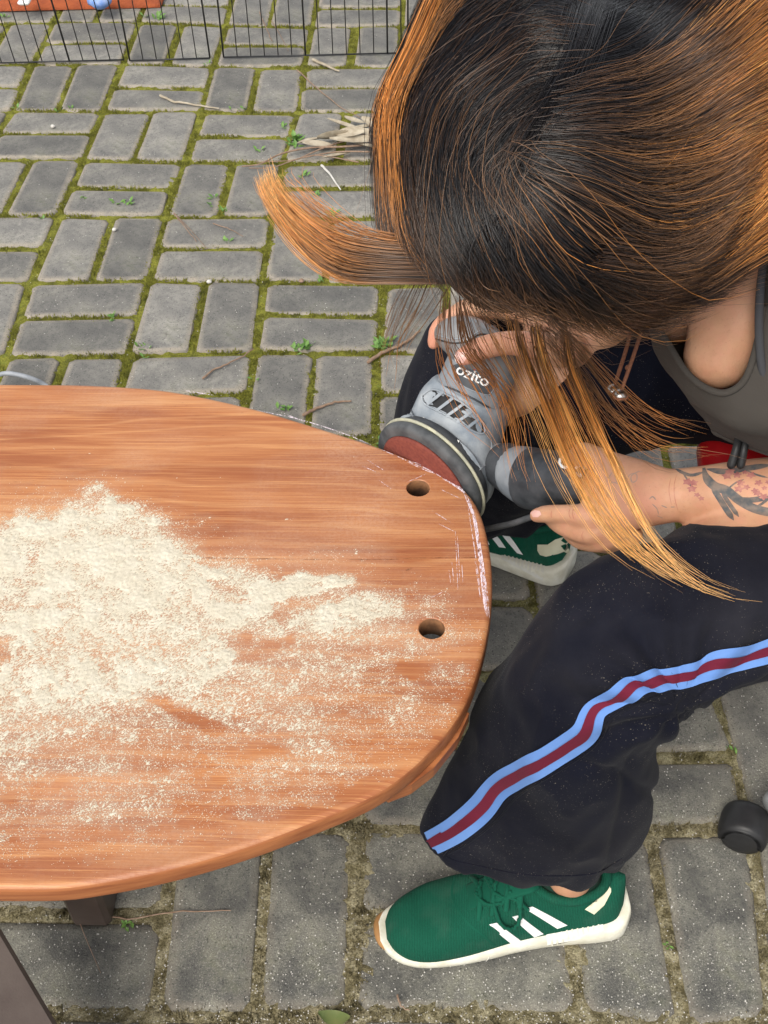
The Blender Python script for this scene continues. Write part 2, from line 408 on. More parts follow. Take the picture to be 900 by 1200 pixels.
M = dict(
    brick=m_brick(), moss=m_moss(), wood=m_wood(), hair=m_hair(), skin=m_skin(),
    holewood=simple('raw_hole_wood', (.26, .12, .05), (.09, .04, .018), 70, .8, bs=200, bstr=.6),
    soil=simple('soil', (.07, .06, .045), (.11, .10, .06), 30, .95, bs=150, bstr=.7, bd=.003),
    trouser=m_cloth('trouser_jersey', (.0030, .0036, .0085), (.0045, .0054, .0120), .9, .8),
    stripe_blue=m_cloth('stripe_blue_knit', (.105, .215, .50), (.13, .25, .55), .8, 0, 1400),
    stripe_red=m_cloth('stripe_maroon_knit', (.125, .012, .030), (.10, .010, .024), .8, 0, 1400),
    top=m_cloth('charcoal_jersey', (.060, .054, .048), (.045, .040, .036), .9, .25),
    binding=m_cloth('neckline_binding', (.062, .064, .070), (.045, .047, .055), .85),
    green=m_cloth('green_knit', (.004, .070, .040), (.003, .056, .032), .85, 0, 1600),
    greendk=m_cloth('green_lace', (.006, .085, .05), (.003, .05, .03), .8),
    sole=simple('white_foam_sole', (.74, .72, .62), (.60, .57, .45), 55, .6, bs=260, bstr=.5, bd=.001),
    plug=simple('sole_plug', (.72, .71, .66), (.60, .58, .50), 40, .5),
    white=simple('white_print', (.82, .82, .80), (.74, .74, .72), 60, .6),
    cream=simple('cream_heel_patch', (.70, .68, .50), (.60, .58, .41), 30, .65, bs=300),
    gum=simple('gum_rubber', (.42, .22, .08), (.30, .15, .05), 30, .6),
    lining=simple('shoe_lining', (.006, .045, .028), (.004, .03, .02), 60, .95),
    grey=simple('dusty_grey_plastic', (.155, .175, .20), (.30, .32, .34), 22, .62, .4, bs=400, bstr=.35),
    greydust=simple('light_grey_dusty_housing', (.19, .225, .265), (.40, .43, .455), 30, .6, .45, bs=500, bstr=.4),
    dark=simple('dark_rubber_grip', (.022, .026, .032), (.075, .08, .088), 35, .55, .45, bs=300, bstr=.4),
    black=simple('black_plastic', (.012, .012, .013), (.02, .02, .021), 50, .5, .45, bs=600, bstr=.15),
    smoke=simple('smoky_grey_plastic', (.15, .155, .16), (.26, .265, .27), 16, .28, .5),
    abrasive=simple('brown_red_abrasive', (.235, .065, .045), (.17, .045, .035), 260, .85, .2, bs=1200, bstr=.5),
    pad=simple('grey_pad_rubber', (.045, .05, .055), (.10, .105, .11), 60, .7),
    edge=simple('pale_disc_edge', (.52, .50, .36), (.36, .36, .28), 80, .7),
    ink=simple('tattoo_ink', (.06, .07, .078), (.20, .15, .12), 120, .6),
    inksoft=simple('faded_tattoo_ink', (.26, .20, .17), (.42, .25, .18), 200, .6),
    inkred=simple('red_tattoo_ink', (.30, .10, .095), (.46, .20, .15), 160, .6),
    nail=simple('fingernail', (.80, .52, .47), (.70, .42, .36), 40, .28, .5),
    nailwhite=simple('fingernail_tip', (.85, .78, .74), (.80, .72, .68), 40, .3, .5),
    cord=simple('brown_cord', (.22, .085, .04), (.14, .05, .025), 400, .8, bs=900),
    silver=simple('silver_bead', (.62, .58, .54), (.40, .36, .32), 200, .28, .5, 1.0),
    red=simple('red_vinyl', (.50, .010, .012), (.42, .006, .01), 20, .45, .5),
    metal=simple('grey_cast_metal', (.36, .37, .37), (.26, .27, .27), 60, .4, .5, .6, bs=300),
    brown=simple('brown_painted_steel', (.055, .036, .028), (.085, .062, .05), 18, .42, .5, bs=500, bstr=.2),
    wire=simple('black_coated_wire', (.012, .013, .015), (.02, .02, .022), 40, .5),
    cable=simple('rubber_cable', (.05, .055, .06), (.09, .09, .095), 60, .6),
    cablegrey=simple('grey_cable', (.33, .35, .38), (.25, .27, .3), 60, .5),
    twig=simple('dry_twig', (.20, .125, .08), (.30, .21, .15), 120, .85, bs=400),
    deadleaf=simple('dead_leaf', (.44, .39, .30), (.30, .25, .18), 60, .8, bs=200),
    leaf=simple('green_leaf', (.11, .15, .045), (.16, .17, .06), 50, .5),
    sprout=simple('weed_sprout', (.09, .20, .035), (.15, .27, .06), 60, .6),
    terracotta=simple('terracotta_cloth', (.36, .085, .025), (.25, .055, .018), 25, .9, bs=200, bstr=.8, bd=.004),
    stone=simple('white_pebble', (.62, .60, .56), (.5, .48, .44), 60, .7),
    scratch=simple('white_scuff', (.72, .62, .64), (.60, .42, .36), 240, .8),
)
def m_knit():
    t = NT('green_knit_upper'); w = t.n.new('ShaderNodeTexWave'); w.inputs['Scale'].default_value = 170; w.inputs['Distortion'].default_value = 1.5
    t.l.new(t.coord(), w.inputs['Vector']); k = t.math('ADD', t.math('MULTIPLY', w.outputs[1], .6), t.noise(520, 3, .7))
    c = t.mix(t.ramp(k, [(.35, 0.0), (.95, 1.0)]), (.003, .048, .028), (.006, .088, .052))
    c = t.mix(t.ramp(t.noise(30, 5, .6), [(.5, 0.0), (.75, .30)]), c, (.06, .12, .085))
    t.bump(k, .8, .0009); return t.out(c, .9, .2)
M['green'] = m_knit()
def m_dust():
    t = NT('saw_dust')
    c = t.mix(t.noise(700, 2, .7), (.76, .715, .585), (.54, .47, .36))
    c = t.mix(t.ramp(t.noise(40, 4), [(.45, 0.0), (.7, .5)]), c, (.80, .76, .65))
    t.bump(t.noise(900, 3, .8), .9, .001)
    return t.out(c, .95, .1)
M['dust'] = m_dust()
t_ = NT('hair_under'); t_.bump(t_.noise(40, 4, .6, t_.coord((1, 6, 1))), .6, .003)
M['hairunder'] = t_.out((.026, .019, .017), .6, .2)
#PART2
# ================================================================== ground and paving
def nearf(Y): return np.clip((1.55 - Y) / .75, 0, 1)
MEAS = {(0,0):(62,26),(1,0):(161,26),(2,0):(265,29),(3,0):(366,31),(0,1):(37,75),(1,1):(143,75),(2,1):(249,78),(3,1):(356,78),
 (0,2):(14,129),(1,2):(121,130),(2,2):(236,130),(3,2):(349,131),(1,3):(96,187),(2,3):(216,189),(3,3):(331,190),
 (1,4):(67.5,252),(2,4):(194,254),(3,4):(319,254),(1,5):(35,331),(2,5):(174,328),(3,5):(308,330),(4,5):(449.6,333),
 (1,6):(8,418),(2,6):(150,416),(3,6):(298,411.6),(4,6):(442,413),(4,7):(440.5,511),(4,10):(421,968),(3,10):(204,962),
 (6,10):(878,968),(5,10):(655,973),(6,9):(830,790),(5,11):(682,1195),(4,11):(415,1190),(3,11):(180,1190),(6,11):(905,1200)}
def grid(i, j): return np.array([(i - GX) * MOD, -(j + GY) * MOD])
MK = list(MEAS); MD = np.array([U(*MEAS[k])[:2] - grid(*k) for k in MK]); MKa = np.array(MK, float)
def corner(i, j):
    d2 = (MKa[:, 0] - i) ** 2 + (MKa[:, 1] - j) ** 2
    if (i, j) in MEAS: off = MD[MK.index((i, j))]
    else:
        w = np.exp(-d2 / 1.6); off = (w[:, None] * MD).sum(0) / (w.sum() + .05)
        off = off + .003 * (np.array([hsh(i + 50, j + 50, 1, 3), hsh(i + 50, j + 50, 2, 3)]) - .5)
    return grid(i, j) + off

# terrain sheet, reaching well past everything in view
gx = np.concatenate([[-60, -20, -6], np.linspace(-3, 3, 13), [6, 20, 60]]); gy = np.concatenate([[-30, -8], np.linspace(-2, 6, 15), [12, 30, 90]])
V = np.array([[x, y, -.035] for y in gy for x in gx]); nx = len(gx)
Fc = [(r * nx + c, r * nx + c + 1, (r + 1) * nx + c + 1, (r + 1) * nx + c) for r in range(len(gy) - 1) for c in range(nx - 1)]
ground = setp(mk('ground', V, Fc, M['soil']), kind='structure')
paving = setp(bpy.data.objects.new('paving', None), 'mossy basketweave paving of weathered grey concrete pavers', kind='structure'); COL.objects.link(paving)
BASE[paving] = np.zeros(3)

def brick_geo(q, ins, zt, tilt):
    """q: four corners (ccw); returns verts, faces, edge attribute"""
    q = [np.array(p, float) for p in q]; c = sum(q) / 4
    e1 = nrm((q[1] + q[2]) - (q[0] + q[3])); e2 = nrm((q[2] + q[3]) - (q[0] + q[1]))
    P = [q[0] + e1 * ins[0] + e2 * ins[1], q[1] - e1 * ins[2] + e2 * ins[1], q[2] - e1 * ins[2] - e2 * ins[3], q[3] + e1 * ins[0] - e2 * ins[3]]
    def octo(P, k, ch):
        r = []
        cc = sum(P) / 4
        for a in range(4):
            p = P[a]; prv = nrm(P[a - 1] - p); nx_ = nrm(P[(a + 1) % 4] - p)
            p2 = p + (prv + nx_) * k
            r += [p2 + prv * ch, p2 + nx_ * ch]
        return r
    def z(p): return zt + tilt @ (p - c)
    chm = .004 + .006 * random.random()
    rings = []
    for k, ch, dz in ((.0, .006, -.03), (.0, .006, -.004), (.003, .007, -.0008), (.0125, .009, 0.0)):
        rr = octo(P, k, ch + chm * .5)
        rings.append(np.array([[p[0] + (random.random() - .5) * .0045, p[1] + (random.random() - .5) * .0045, (z(p) if dz > -.02 else 0) + dz] for p in rr]))
    rings[0][:, :2] = rings[1][:, :2]
    V = np.vstack(rings); n = 8; Fc = []
    for i in range(3):
        for j in range(n):
            k = (j + 1) % n; Fc.append((i * n + j, i * n + k, (i + 1) * n + k, (i + 1) * n + j))
    Fc.append(tuple(3 * n + j for j in range(n)))
    att = np.array([1.] * 8 + [1.] * 8 + [1.0] * 8 + [0.] * 8)
    return V, Fc, att
bricks = []; joints = []
for i in range(-6, 15):
    for j in range(-9, 15):
        c = [corner(i, j + 1), corner(i + 1, j + 1), corner(i + 1, j), corner(i, j)]
        if (i + j) % 2: # upright pair
            a, b = (c[0] + c[1]) / 2, (c[3] + c[2]) / 2; off = nrm(c[1] - c[0]) * (random.random() - .5) * .008; a, b = a + off, b + off
            if j == 10 and i == 5: a = U(802, 1200)[:2] + (a - b) * 0; b = U(763, 976)[:2]; a = b + (U(802, 1200)[:2] - b) * 1.05
            qs = [(c[0], a, b, c[3]), (a, c[1], c[2], b)]
        else:
            a, b = (c[0] + c[3]) / 2, (c[1] + c[2]) / 2; off = nrm(c[3] - c[0]) * (random.random() - .5) * .008; a, b = a + off, b + off
            if j == 9 and i == 5: b = U(866, 884)[:2]; a = b - (c[1] - c[0])
            qs = [(c[0], c[1], b, a), (a, b, c[2], c[3])]
        joints += [(c[3], c[2], .028), (c[3], c[0], .028), (a, b, .024)]
        for q in qs:
            ctr = sum(q) / 4; px, py, d = PJ([ctr[0], ctr[1], 0])
            vis = d > .1 and -60 < px < 960 and -50 < py < 1260
            dist = 0 if vis else (math.hypot(px - 450, py - 600) if d > .1 else 1e6)
            ins = [.0045 + .0075 * random.random() ** 1.5 for _ in range(4)]
            bricks.append((dist, q, ins, random.gauss(0, .0012), np.array([random.gauss(0, .006), random.gauss(0, .006)])))
bricks.sort(key=lambda b: b[0])
fv, ff, fa = [], [], []; o_ = 0
for k, (dist, q, ins, zt, tilt) in enumerate(bricks):
    V, Fc, att = brick_geo(q, ins, zt, tilt)
    if k < 290:
        c3 = A3(*(sum(q) / 4), 0)
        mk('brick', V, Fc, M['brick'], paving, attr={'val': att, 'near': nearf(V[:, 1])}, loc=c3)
    else:
        fv.append(V); ff += [tuple(x + o_ for x in f) for f in Fc]; fa.append(att); o_ += len(V)
fv = np.vstack(fv)
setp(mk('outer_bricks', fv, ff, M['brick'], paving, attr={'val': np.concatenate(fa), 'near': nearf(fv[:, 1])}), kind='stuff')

# joints: moss and sand filling, bulging between the bricks
jv, jf = [], []; o_ = 0
for a, b, w in joints:
    m = (np.asarray(a) + b) / 2; px, py, d = PJ([m[0], m[1], 0])
    if d < .1: continue
    vis = -120 < px < 1020 and -120 < py < 1330
    n = 44 if vis else 3; k = 6 if vis else 3
    t = np.linspace(-.02, 1.02, n)[:, None]; L = np.asarray(a) + (np.asarray(b) - a) * t
    N = nrm(A3(-(b - a)[1], (b - a)[0], 0))[:2]; sgrid = np.linspace(-1, 1, k)
    P = (L[:, None, :] + N * (sgrid * w * .74)[None, :, None]).reshape(-1, 2)
    z = -.0065 + .0105 * (fbm(P * 70, 3, 5) - .32) + .006 * (fbm(P * 260, 2, 9) - .5) - np.tile(.003 * abs(sgrid), n)
    z = z + .0022 * nearf(P[:, 1]) + .006 * (fbm(P * 16, 3, 15) - .46)
    jv.append(np.hstack([P, z[:, None]]))
    idx = np.arange(n * k).reshape(n, k) + o_; o_ += n * k
    jf.append(np.stack([idx[:-1, :-1], idx[:-1, 1:], idx[1:, 1:], idx[1:, :-1]], -1).reshape(-1, 4))
jv = np.vstack(jv); jf = np.vstack(jf)
setp(mk('moss', jv, jf, M['moss'], paving, attr={'near': nearf(jv[:, 1])}), kind='stuff')
# moss blades and crumbs standing up out of the joints
P = []
for a, b, w in joints:
    m = (np.asarray(a) + b) / 2; px, py, d = PJ([m[0], m[1], 0])
    if d < .1 or not (-20 < px < 920 and -20 < py < 1220): continue
    k = 330; t = rng.random(k)[:, None]; N = nrm(A3(-(b - a)[1], (b - a)[0], 0))[:2]
    P.append(np.asarray(a) + (np.asarray(b) - a) * t + N * (rng.normal(0, .40, k)[:, None] * w * .5))
P = np.vstack(P); keep = fbm(P * 22, 3, 31) > .44; P = P[keep]; n = len(P)
h = rng.uniform(.0012, .005, n); az = rng.uniform(0, 6.28, n); r = rng.uniform(.0008, .0022, n)
T = np.zeros((n, 4, 3))
for k in range(3):
    T[:, k, 0] = P[:, 0] + np.cos(az + k * 2.09) * r; T[:, k, 1] = P[:, 1] + np.sin(az + k * 2.09) * r; T[:, k, 2] = -.004
T[:, 3, 0] = P[:, 0] + rng.normal(0, .0015, n); T[:, 3, 1] = P[:, 1] + rng.normal(0, .0015, n); T[:, 3, 2] = -.001 + h
Fc = np.array([[0, 1, 3], [1, 2, 3], [2, 0, 3]])[None] + (np.arange(n) * 4)[:, None, None]
T = T.reshape(-1, 3)
setp(mk('moss_tuft', T, Fc.reshape(-1, 3), M['moss'], paving, smooth=False, attr={'near': nearf(T[:, 1])}), kind='stuff')

# weed sprouts
def sprout(px, py, sz, n):
    c = U(px, py, 0); V, Fc = [], []
    for k in range(n):
        a = random.random() * 6.28; e = .3 + random.random() * .8; L = sz * (.5 + random.random()); w = L * .22
        d = A3(math.cos(a) * math.cos(e), math.sin(a) * math.cos(e), math.sin(e)); s = A3(-math.sin(a), math.cos(a), 0)
        b = c + A3(random.gauss(0, sz * .35), random.gauss(0, sz * .35), 0); o = len(V)
        V += [b, b + d * L * .5 + s * w, b + d * L + A3(0, 0, -L * .15), b + d * L * .5 - s * w, b + d * L * .55 + A3(0, 0, -w * .35)]
        Fc += [(o, o + 1, o + 4), (o + 1, o + 2, o + 4), (o + 2, o + 3, o + 4), (o + 3, o, o + 4)]
    return V, Fc
allV, allF = [], []
for px, py, sz, n in [(185,22,.02,12),(170,20,.014,6),(345,165,.022,22),(343,172,.018,14),(5,20,.016,7),(97,232,.01,6),(135,240,.015,7),(150,240,.015,7),
                      (262,248,.012,9),(268,283,.012,8),(132,372,.012,10),(168,407,.013,10),(170,418,.01,5),(355,206,.013,8),(388,252,.016,12),(372,228,.012,7),
                      (358,408,.016,16),(346,410,.013,10),(450,404,.018,18),(445,408,.014,10),(378,330,.012,6),(245,75,.01,4),(285,128,.012,6),(305,178,.012,8),
                      (270,128,.01,4),(250,232,.012,6),(247,240,.01,5),(440,520,.012,8),(333,478,.014,9),(302,445,.01,6),(95,1045,.01,6),(150,1082,.008,8),
                      (782,1105,.008,7),(860,880,.008,5),(330,150,.012,6),(70,130,.012,5),(20,127,.012,5),(83,127,.01,5),(50,255,.01,5)]:
    v, f = sprout(px, py, sz, n); o_ = len(allV); allV += v; allF += [tuple(i + o_ for i in x) for x in f]
setp(mk('weeds', allV, allF, M['sprout'], None, smooth=False), 'small bright green weed sprouts growing in the paving joints', 'weeds', kind='stuff')
# grit, pebbles and crumbs on the paving
n = 9000; px = rng.uniform(-10, 910, n); py = 1210 - 1210 * rng.random(n) ** 1.6 ; V = []; T = []
for a, b in zip(px, py):
    c = U(a, b, 0); r = random.uniform(.0004, .0013); c[2] = .0015
    T.append([c + A3(r, 0, 0), c + A3(-r * .6, r, 0), c + A3(-r * .5, -r * .9, 0), c + A3(0, 0, r)])
T = np.array(T).reshape(-1, 3); Fc = (np.array([[0, 1, 3], [1, 2, 3], [2, 0, 3]])[None] + (np.arange(n) * 4)[:, None, None]).reshape(-1, 3)
setp(mk('grit', T, Fc, M['stone'], paving, smooth=False), kind='stuff')

def twig(name, label, pts, r, mat='twig', cat='twig', z=.006, lift=None, fork=None, wob=.002):
    P = [U(p[0], p[1], z + (lift[k] if lift else 0)) for k, p in enumerate(pts)]
    b = P[0].copy(); b[2] = 0
    t = thing(name, label, cat, b)
    Q = catmull(P, max(6, len(P) * 4)); Q[1:-1] += rng.normal(0, wob * .4, (len(Q) - 2, 3)); R = np.linspace(r, r * .5, len(Q))
    V, Fc = tube(Q, R, 6, len(Q)); mk('stem', V, Fc, M[mat], t)
    if fork:
        for fk in fork:
            P = [U(p[0], p[1], z) for p in fk]; V, Fc = tube(P, np.linspace(r * .7, r * .3, len(P)), 5, 8); mk('side_shoot', V, Fc, M[mat], t)
    return t
twig('twig', 'brown twig lying across the paving just left of the grey sander', [(356,486),(375,477),(392,472),(411,470)], .0032)
twig('twig', 'long dry twig poking out from behind the hanging hair by the dark trouser leg', [(432,424),(450,412),(470,404),(492,388)], .0038)
twig('twig', 'thin curved twig crossing the brick at the top edge of the board', [(238,443),(252,432),(270,425),(297,409)], .0022)
twig('twig', 'thin bleached twig lying on a brick below the wire fence', [(188,112),(205,119),(230,123),(256,127)], .0035, 'deadleaf')
twig('twig', 'short white stick between the curl of hair and the dead leaves', [(377,194),(388,206),(399,222)], .0032, 'stone')
twig('twig', 'short twig under the wire fence bottom near the hair', [(367,70),(382,77),(397,83)], .0045, 'deadleaf')
twig('pine_needle', 'reddish dry needle bent on the paving below the wire fence', [(304,14),(316,42),(319,48)], .0016, 'twig', 'needle', fork=[[(318,24),(330,44),(338,60)]])
twig('pine_needle', 'long dry needle running from the fence towards the dead leaves', [(348,82),(372,104),(400,126),(422,138)], .0018, 'twig', 'needle')
twig('pine_needle', 'pair of tan needles lying left of the curl of hair', [(204,250),(214,262),(230,283)], .0016, 'twig', 'needle', fork=[[(206,252),(222,268),(243,292)]])
twig('pine_needle', 'tan dry needle left of the orange curl tip', [(250,262),(268,268),(285,277)], .0013, 'twig', 'needle')
twig('twig', 'thin straight twig under the lower edge of the board', [(100,1071),(150,1076),(215,1069),(270,1067)], .0013, fork=[[(85,1046),(95,1085),(118,1140)]])
twig('twig', 'tiny forked twig at bottom beside the shoe toe', [(466,1166),(470,1178),(480,1184)], .0013)
# pile of dead leaves with long bent twigs
lp = thing('leaf_pile', 'pile of curled dead gum leaves and bark strips beside the hair', 'leaf pile', U(400, 170, 0))
for (a, b, L, w, ang, z) in [(405,148,.085,.014,-38,.02),(421,165,.10,.016,8,.026),(392,162,.06,.02,10,.02),(438,158,.08,.015,-12,.03),(372,170,.05,.014,12,.016),
                             (410,158,.05,.024,-8,.032),(432,172,.07,.012,-18,.02),(395,183,.055,.012,28,.012),(415,142,.06,.011,-52,.02),(362,166,.04,.015,20,.012),(445,148,.07,.014,-25,.03),(425,150,.05,.013,30,.026)]:
    L, w = L * 1.35, w * 1.45; c = U(a, b, z); e = math.radians(ang); d = A3(math.cos(e), math.sin(e), rng.normal(0, .12)); s = A3(-math.sin(e), math.cos(e), rng.normal(0, .5)); up = np.cross(d, s)
    V, Fc = [], []; m = 9; bow = rng.uniform(.1, .35)
    for k in range(m):
        t = k / (m - 1); ww = w * math.sin(math.pi * (t * .92 + .04)) ** .7; p = c + d * L * (t - .5) + A3(0, 0, bow * L * (t - .5) ** 2)
        for q in (-1, -.4, .4, 1): V.append(p + s * ww * q * .5 + up * ww * .25 * q * q)
    for k in range(m - 1):
        for q in range(3): Fc.append((k * 4 + q, k * 4 + q + 1, k * 4 + q + 5, k * 4 + q + 4))
    mk('leaf', V, Fc, M['deadleaf'], lp)
LEAFY = 1
for pts, r in ([[(284,195),(305,192),(330,180),(365,173),(400,172),(450,168)], .0028], [[(292,197),(320,196),(350,186),(395,178),(440,178)], .002], [[(352,185),(380,173),(420,160),(452,150)], .003], [[(300,190),(340,188),(372,182),(420,190)], .0016]):
    V, Fc = tube([U(p[0], p[1], .012 + .006 * k / len(pts)) for k, p in enumerate(pts)], np.linspace(r * .5, r, len(pts)), 6); mk('twig', V, Fc, M['twig'], lp)
# single green leaf bottom edge
c = U(392, 1194, .004); V, Fc = [], []
for k in range(9):
    t = k / 8; ww = .009 * math.sin(math.pi * (t * .94 + .03)) ** .8; p = c + A3(1, -.12, 0) * .036 * (t - .5) + A3(0, 0, .01 * (t - .5) ** 2 * 4)
    for q in (-1, 0, 1): V.append(p + A3(.1, 1, 0) * ww * q + A3(0, 0, abs(q) * .002))
Fc = [(k * 3 + q, k * 3 + q + 1, k * 3 + q + 4, k * 3 + q + 3) for k in range(8) for q in range(2)]
setp(mk('fallen_leaf', V, Fc, M['leaf'], None, loc=c), 'single olive green leaf lying on the paving at the bottom', 'leaf')
for a, b, lab in ((134, 269, 'small white pebble on a brick near the mossy joint at left'), (245, 330, 'white pebble in the mossy joint above the board'), (353, 329, 'pinkish brown pebble in the joint below the hair curl'), (62, 148, 'tiny pebble chip on the paving far left')):
    c = U(a, b, .005); V, Fc = ball(c, (.0055, .005, .004), n=8, m=6); V += rng.normal(0, .0005, V.shape)
    setp(mk('pebble', V, Fc, M['twig' if a == 353 else 'stone'], None, loc=c), lab, 'pebble')

# ------------------------------------------------------------------ wire fence and cloth behind it
fb = U(230, 70, 0)
fence = thing('wire_fence', 'low black wire mesh pen panels standing on the paving', 'fence', fb)
wire_me = None
def wire(a, b, r, nm='wire'):
    V, Fc = tube([a, b], [r, r], 5, 2, roundcap=False); mk(nm, V, Fc, M['wire'], fence)
Hf = .62
for x0, x1, y0, y1, lean in ((-14, 145, 74, 70, .10), (152, 246, 71, 68, .03), (262, 470, 67, 62, 0.0), (478, 700, 62, 58, 0)):
    a, b = U(x0, y0, .006), U(x1, y1, .006); n = int(round(np.linalg.norm(b - a) / .034)); tp = A3(-lean * Hf, .02, Hf)
    fr = 'wire'
    for k in range(n + 1):
        p = a + (b - a) * k / n; wire(p, p + tp, .0014 if k % 6 else .0024)
    wire(a, b, .0022, 'rail')
    for hh in (.18, .36, .60): wire(a + tp * hh / Hf + A3(0, -.003, 0), b + tp * hh / Hf + A3(0, -.003, 0), .0015, 'rail')
# rust coloured cloth behind the fence
cv = []; a, b = U(-60, 11, .012), U(188, 5, .012); nx_ = 40; ny_ = 14; 
for j in range(ny_):
    for i in range(nx_):
        s, t = i / (nx_ - 1), j / (ny_ - 1); p = a + (b - a) * s + A3(0, t * .45, 0)
        e = min(t * 5, 1, (1 - s) * 14 + .05); cv.append(p + A3(0, 0, .03 * min(1, t * 6) * min(1, (1 - s) * 10) + .012 * (vnoise(A3(s * 9, t * 5, 1.0), 4) - .5) * e))
cf = [(j * nx_ + i, j * nx_ + i + 1, (j + 1) * nx_ + i + 1, (j + 1) * nx_ + i) for j in range(ny_ - 1) for i in range(nx_ - 1)]
V = np.array(cv); n0 = len(V); Vb = V.copy(); Vb[:, 2] = .003
rim = [i for i in range(nx_)] + [(j + 1) * nx_ - 1 for j in range(1, ny_)]
ff = cf + [(rim[k], rim[k] + n0, rim[k + 1] + n0, rim[k + 1]) for k in range(len(rim) - 1)]
rug = thing('cloth', 'rust orange textured cloth lying behind the wire fence', 'cloth', (a + b) / 2)
mk('folded_cloth', np.vstack([V, Vb]), ff, M['terracotta'], rug)
c = U(29, 1, .05); V, Fc = box(c, (.016, .02, .006), bev=.004); mk('white_tag', V, Fc, M['white'], rug)
c = U(116, 0, .05)
V, Fc = ball(c, (.035, .03, .02)); V += .006 * (vnoise(V * 60, 3)[:, None] - .5)
setp(mk('scrap', V, Fc, simple('blue_plastic', (.12, .25, .6), (.3, .4, .65), 60, .5), None, loc=c), 'small blue and white scrap on top of the rust cloth', 'scrap')
#PART3
# ================================================================== board (table top) and saw dust
ZB = .45; TH = .024
BO = [(50,449),(110,450),(200,457),(300,478),(390,505),(440,521),(500,545),(538,566),(560,592),(572,630),(577,672),(576,715),(570,752),(556,802),(535,845),(505,880),(470,912),(430,937),(380,958),(300,989),(210,1016),(110,1036),(20,1042)]
pts = [U(x, y, ZB)[:2] for x, y in BO]
XM = -.47
pts = [p for p in pts]; mir = [A3(2 * XM - p[0], p[1]) for p in pts[::-1]]
loop = np.array(pts + mir); n = 260
Q = np.vstack([loop, loop[:1]]); Q = catmull(np.vstack([loop[-1:], Q, loop[1:2]]), 1200)
seg = np.concatenate([[0], np.cumsum(np.linalg.norm(np.diff(Q, axis=0), axis=1))])
# trim to one turn
k0 = np.argmin(np.linalg.norm(Q - loop[0], axis=1)[:200]); k1 = 600 + np.argmin(np.linalg.norm(Q[600:] - loop[0], axis=1))
seg = seg[k0:k1] - seg[k0]; Q = Q[k0:k1]
tt = np.linspace(0, seg[-1], n, endpoint=False); OUT = np.stack([np.interp(tt, seg, Q[:, 0]), np.interp(tt, seg, Q[:, 1])], 1)
for _ in range(2): OUT = (np.roll(OUT, 1, 0) + 2 * OUT + np.roll(OUT, -1, 0)) / 4
Tn = np.roll(OUT, -1, 0) - np.roll(OUT, 1, 0); Nn = np.stack([Tn[:, 1], -Tn[:, 0]], 1); Nn /= np.linalg.norm(Nn, axis=1)[:, None]
if ((OUT - OUT.mean(0)) * Nn).sum() < 0: Nn = -Nn
HOLES = [(U(490, 572.5, ZB - .001)[:2], .0128), (U(506, 737, ZB - .001)[:2], .0128)]
def ringz(ins, z): return np.hstack([OUT - Nn * ins, np.full((n, 1), z)])
prof = []
R1 = .006
for a in np.linspace(0, 90, 6): prof.append((R1 * (1 - math.sin(math.radians(a))) , ZB - R1 * (1 - math.cos(math.radians(a)))))
R2 = .004
prof = prof[::1]
prof = [(R1 - R1 * math.sin(math.radians(a)), ZB - R1 + R1 * math.cos(math.radians(a))) for a in np.linspace(0, 90, 6)]
prof += [(R2 - R2 * math.sin(math.radians(a)), ZB - TH + R2 - R2 * math.cos(math.radians(a))) for a in np.linspace(90, 0, 4)]
bm = bmesh.new(); rv = []
for ins, z in prof: rv.append([bm.verts.new(v) for v in ringz(ins, z)])
for a, b in zip(rv[:-1], rv[1:]):
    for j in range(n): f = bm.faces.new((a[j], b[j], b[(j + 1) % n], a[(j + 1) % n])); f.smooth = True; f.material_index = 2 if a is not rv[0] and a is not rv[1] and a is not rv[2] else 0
nh = 40; hv = []
for (hc, hr) in HOLES:
    rr = []
    for z, k in ((ZB, 1.0 + .06), (ZB - .0008, 1.0), (ZB - TH, .97)):
        rr.append([bm.verts.new((hc[0] + math.cos(2 * math.pi * j / nh) * hr * k, hc[1] + math.sin(2 * math.pi * j / nh) * hr * k * 1.0, z)) for j in range(nh)])
    for ri in (0, 1):
        for j in range(nh): f = bm.faces.new((rr[ri][(j + 1) % nh], rr[ri + 1][(j + 1) % nh], rr[ri + 1][j], rr[ri][j])); f.smooth = ri == 1; f.material_index = ri
    hv.append(rr)
bm.edges.ensure_lookup_table()
def cap(loops):
    ed = []
    for L in loops:
        for a, b in zip(L, L[1:] + L[:1]): ed.append(bm.edges.get((a, b)) or bm.edges.new((a, b)))
    r = bmesh.ops.triangle_fill(bm, edges=ed, use_beauty=True, use_dissolve=False)
cap([rv[0]] + [h[0] for h in hv]); cap([rv[-1]] + [h[2] for h in hv])
bmesh.ops.recalc_face_normals(bm, faces=bm.faces)
bc = np.array([XM, OUT[:, 1].mean(), 0.0])
table = thing('wooden_bench', 'rounded reddish wooden board on dark legs being sanded, covered in pale dust', 'wooden board', bc)
me = bpy.data.meshes.new('board_top')
for v in bm.verts: v.co = Vector(v.co) - Vector(bc)
bm.to_mesh(me); bm.free(); me.materials.append(M['wood']); me.materials.append(M['holewood'])
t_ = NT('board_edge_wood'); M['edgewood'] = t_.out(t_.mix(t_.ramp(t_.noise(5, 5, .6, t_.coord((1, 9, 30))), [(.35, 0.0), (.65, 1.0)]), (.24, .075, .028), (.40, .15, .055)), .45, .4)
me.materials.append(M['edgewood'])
bo = bpy.data.objects.new('board_top', me); COL.objects.link(bo); bo.parent = table; BASE[bo] = np.zeros(3)
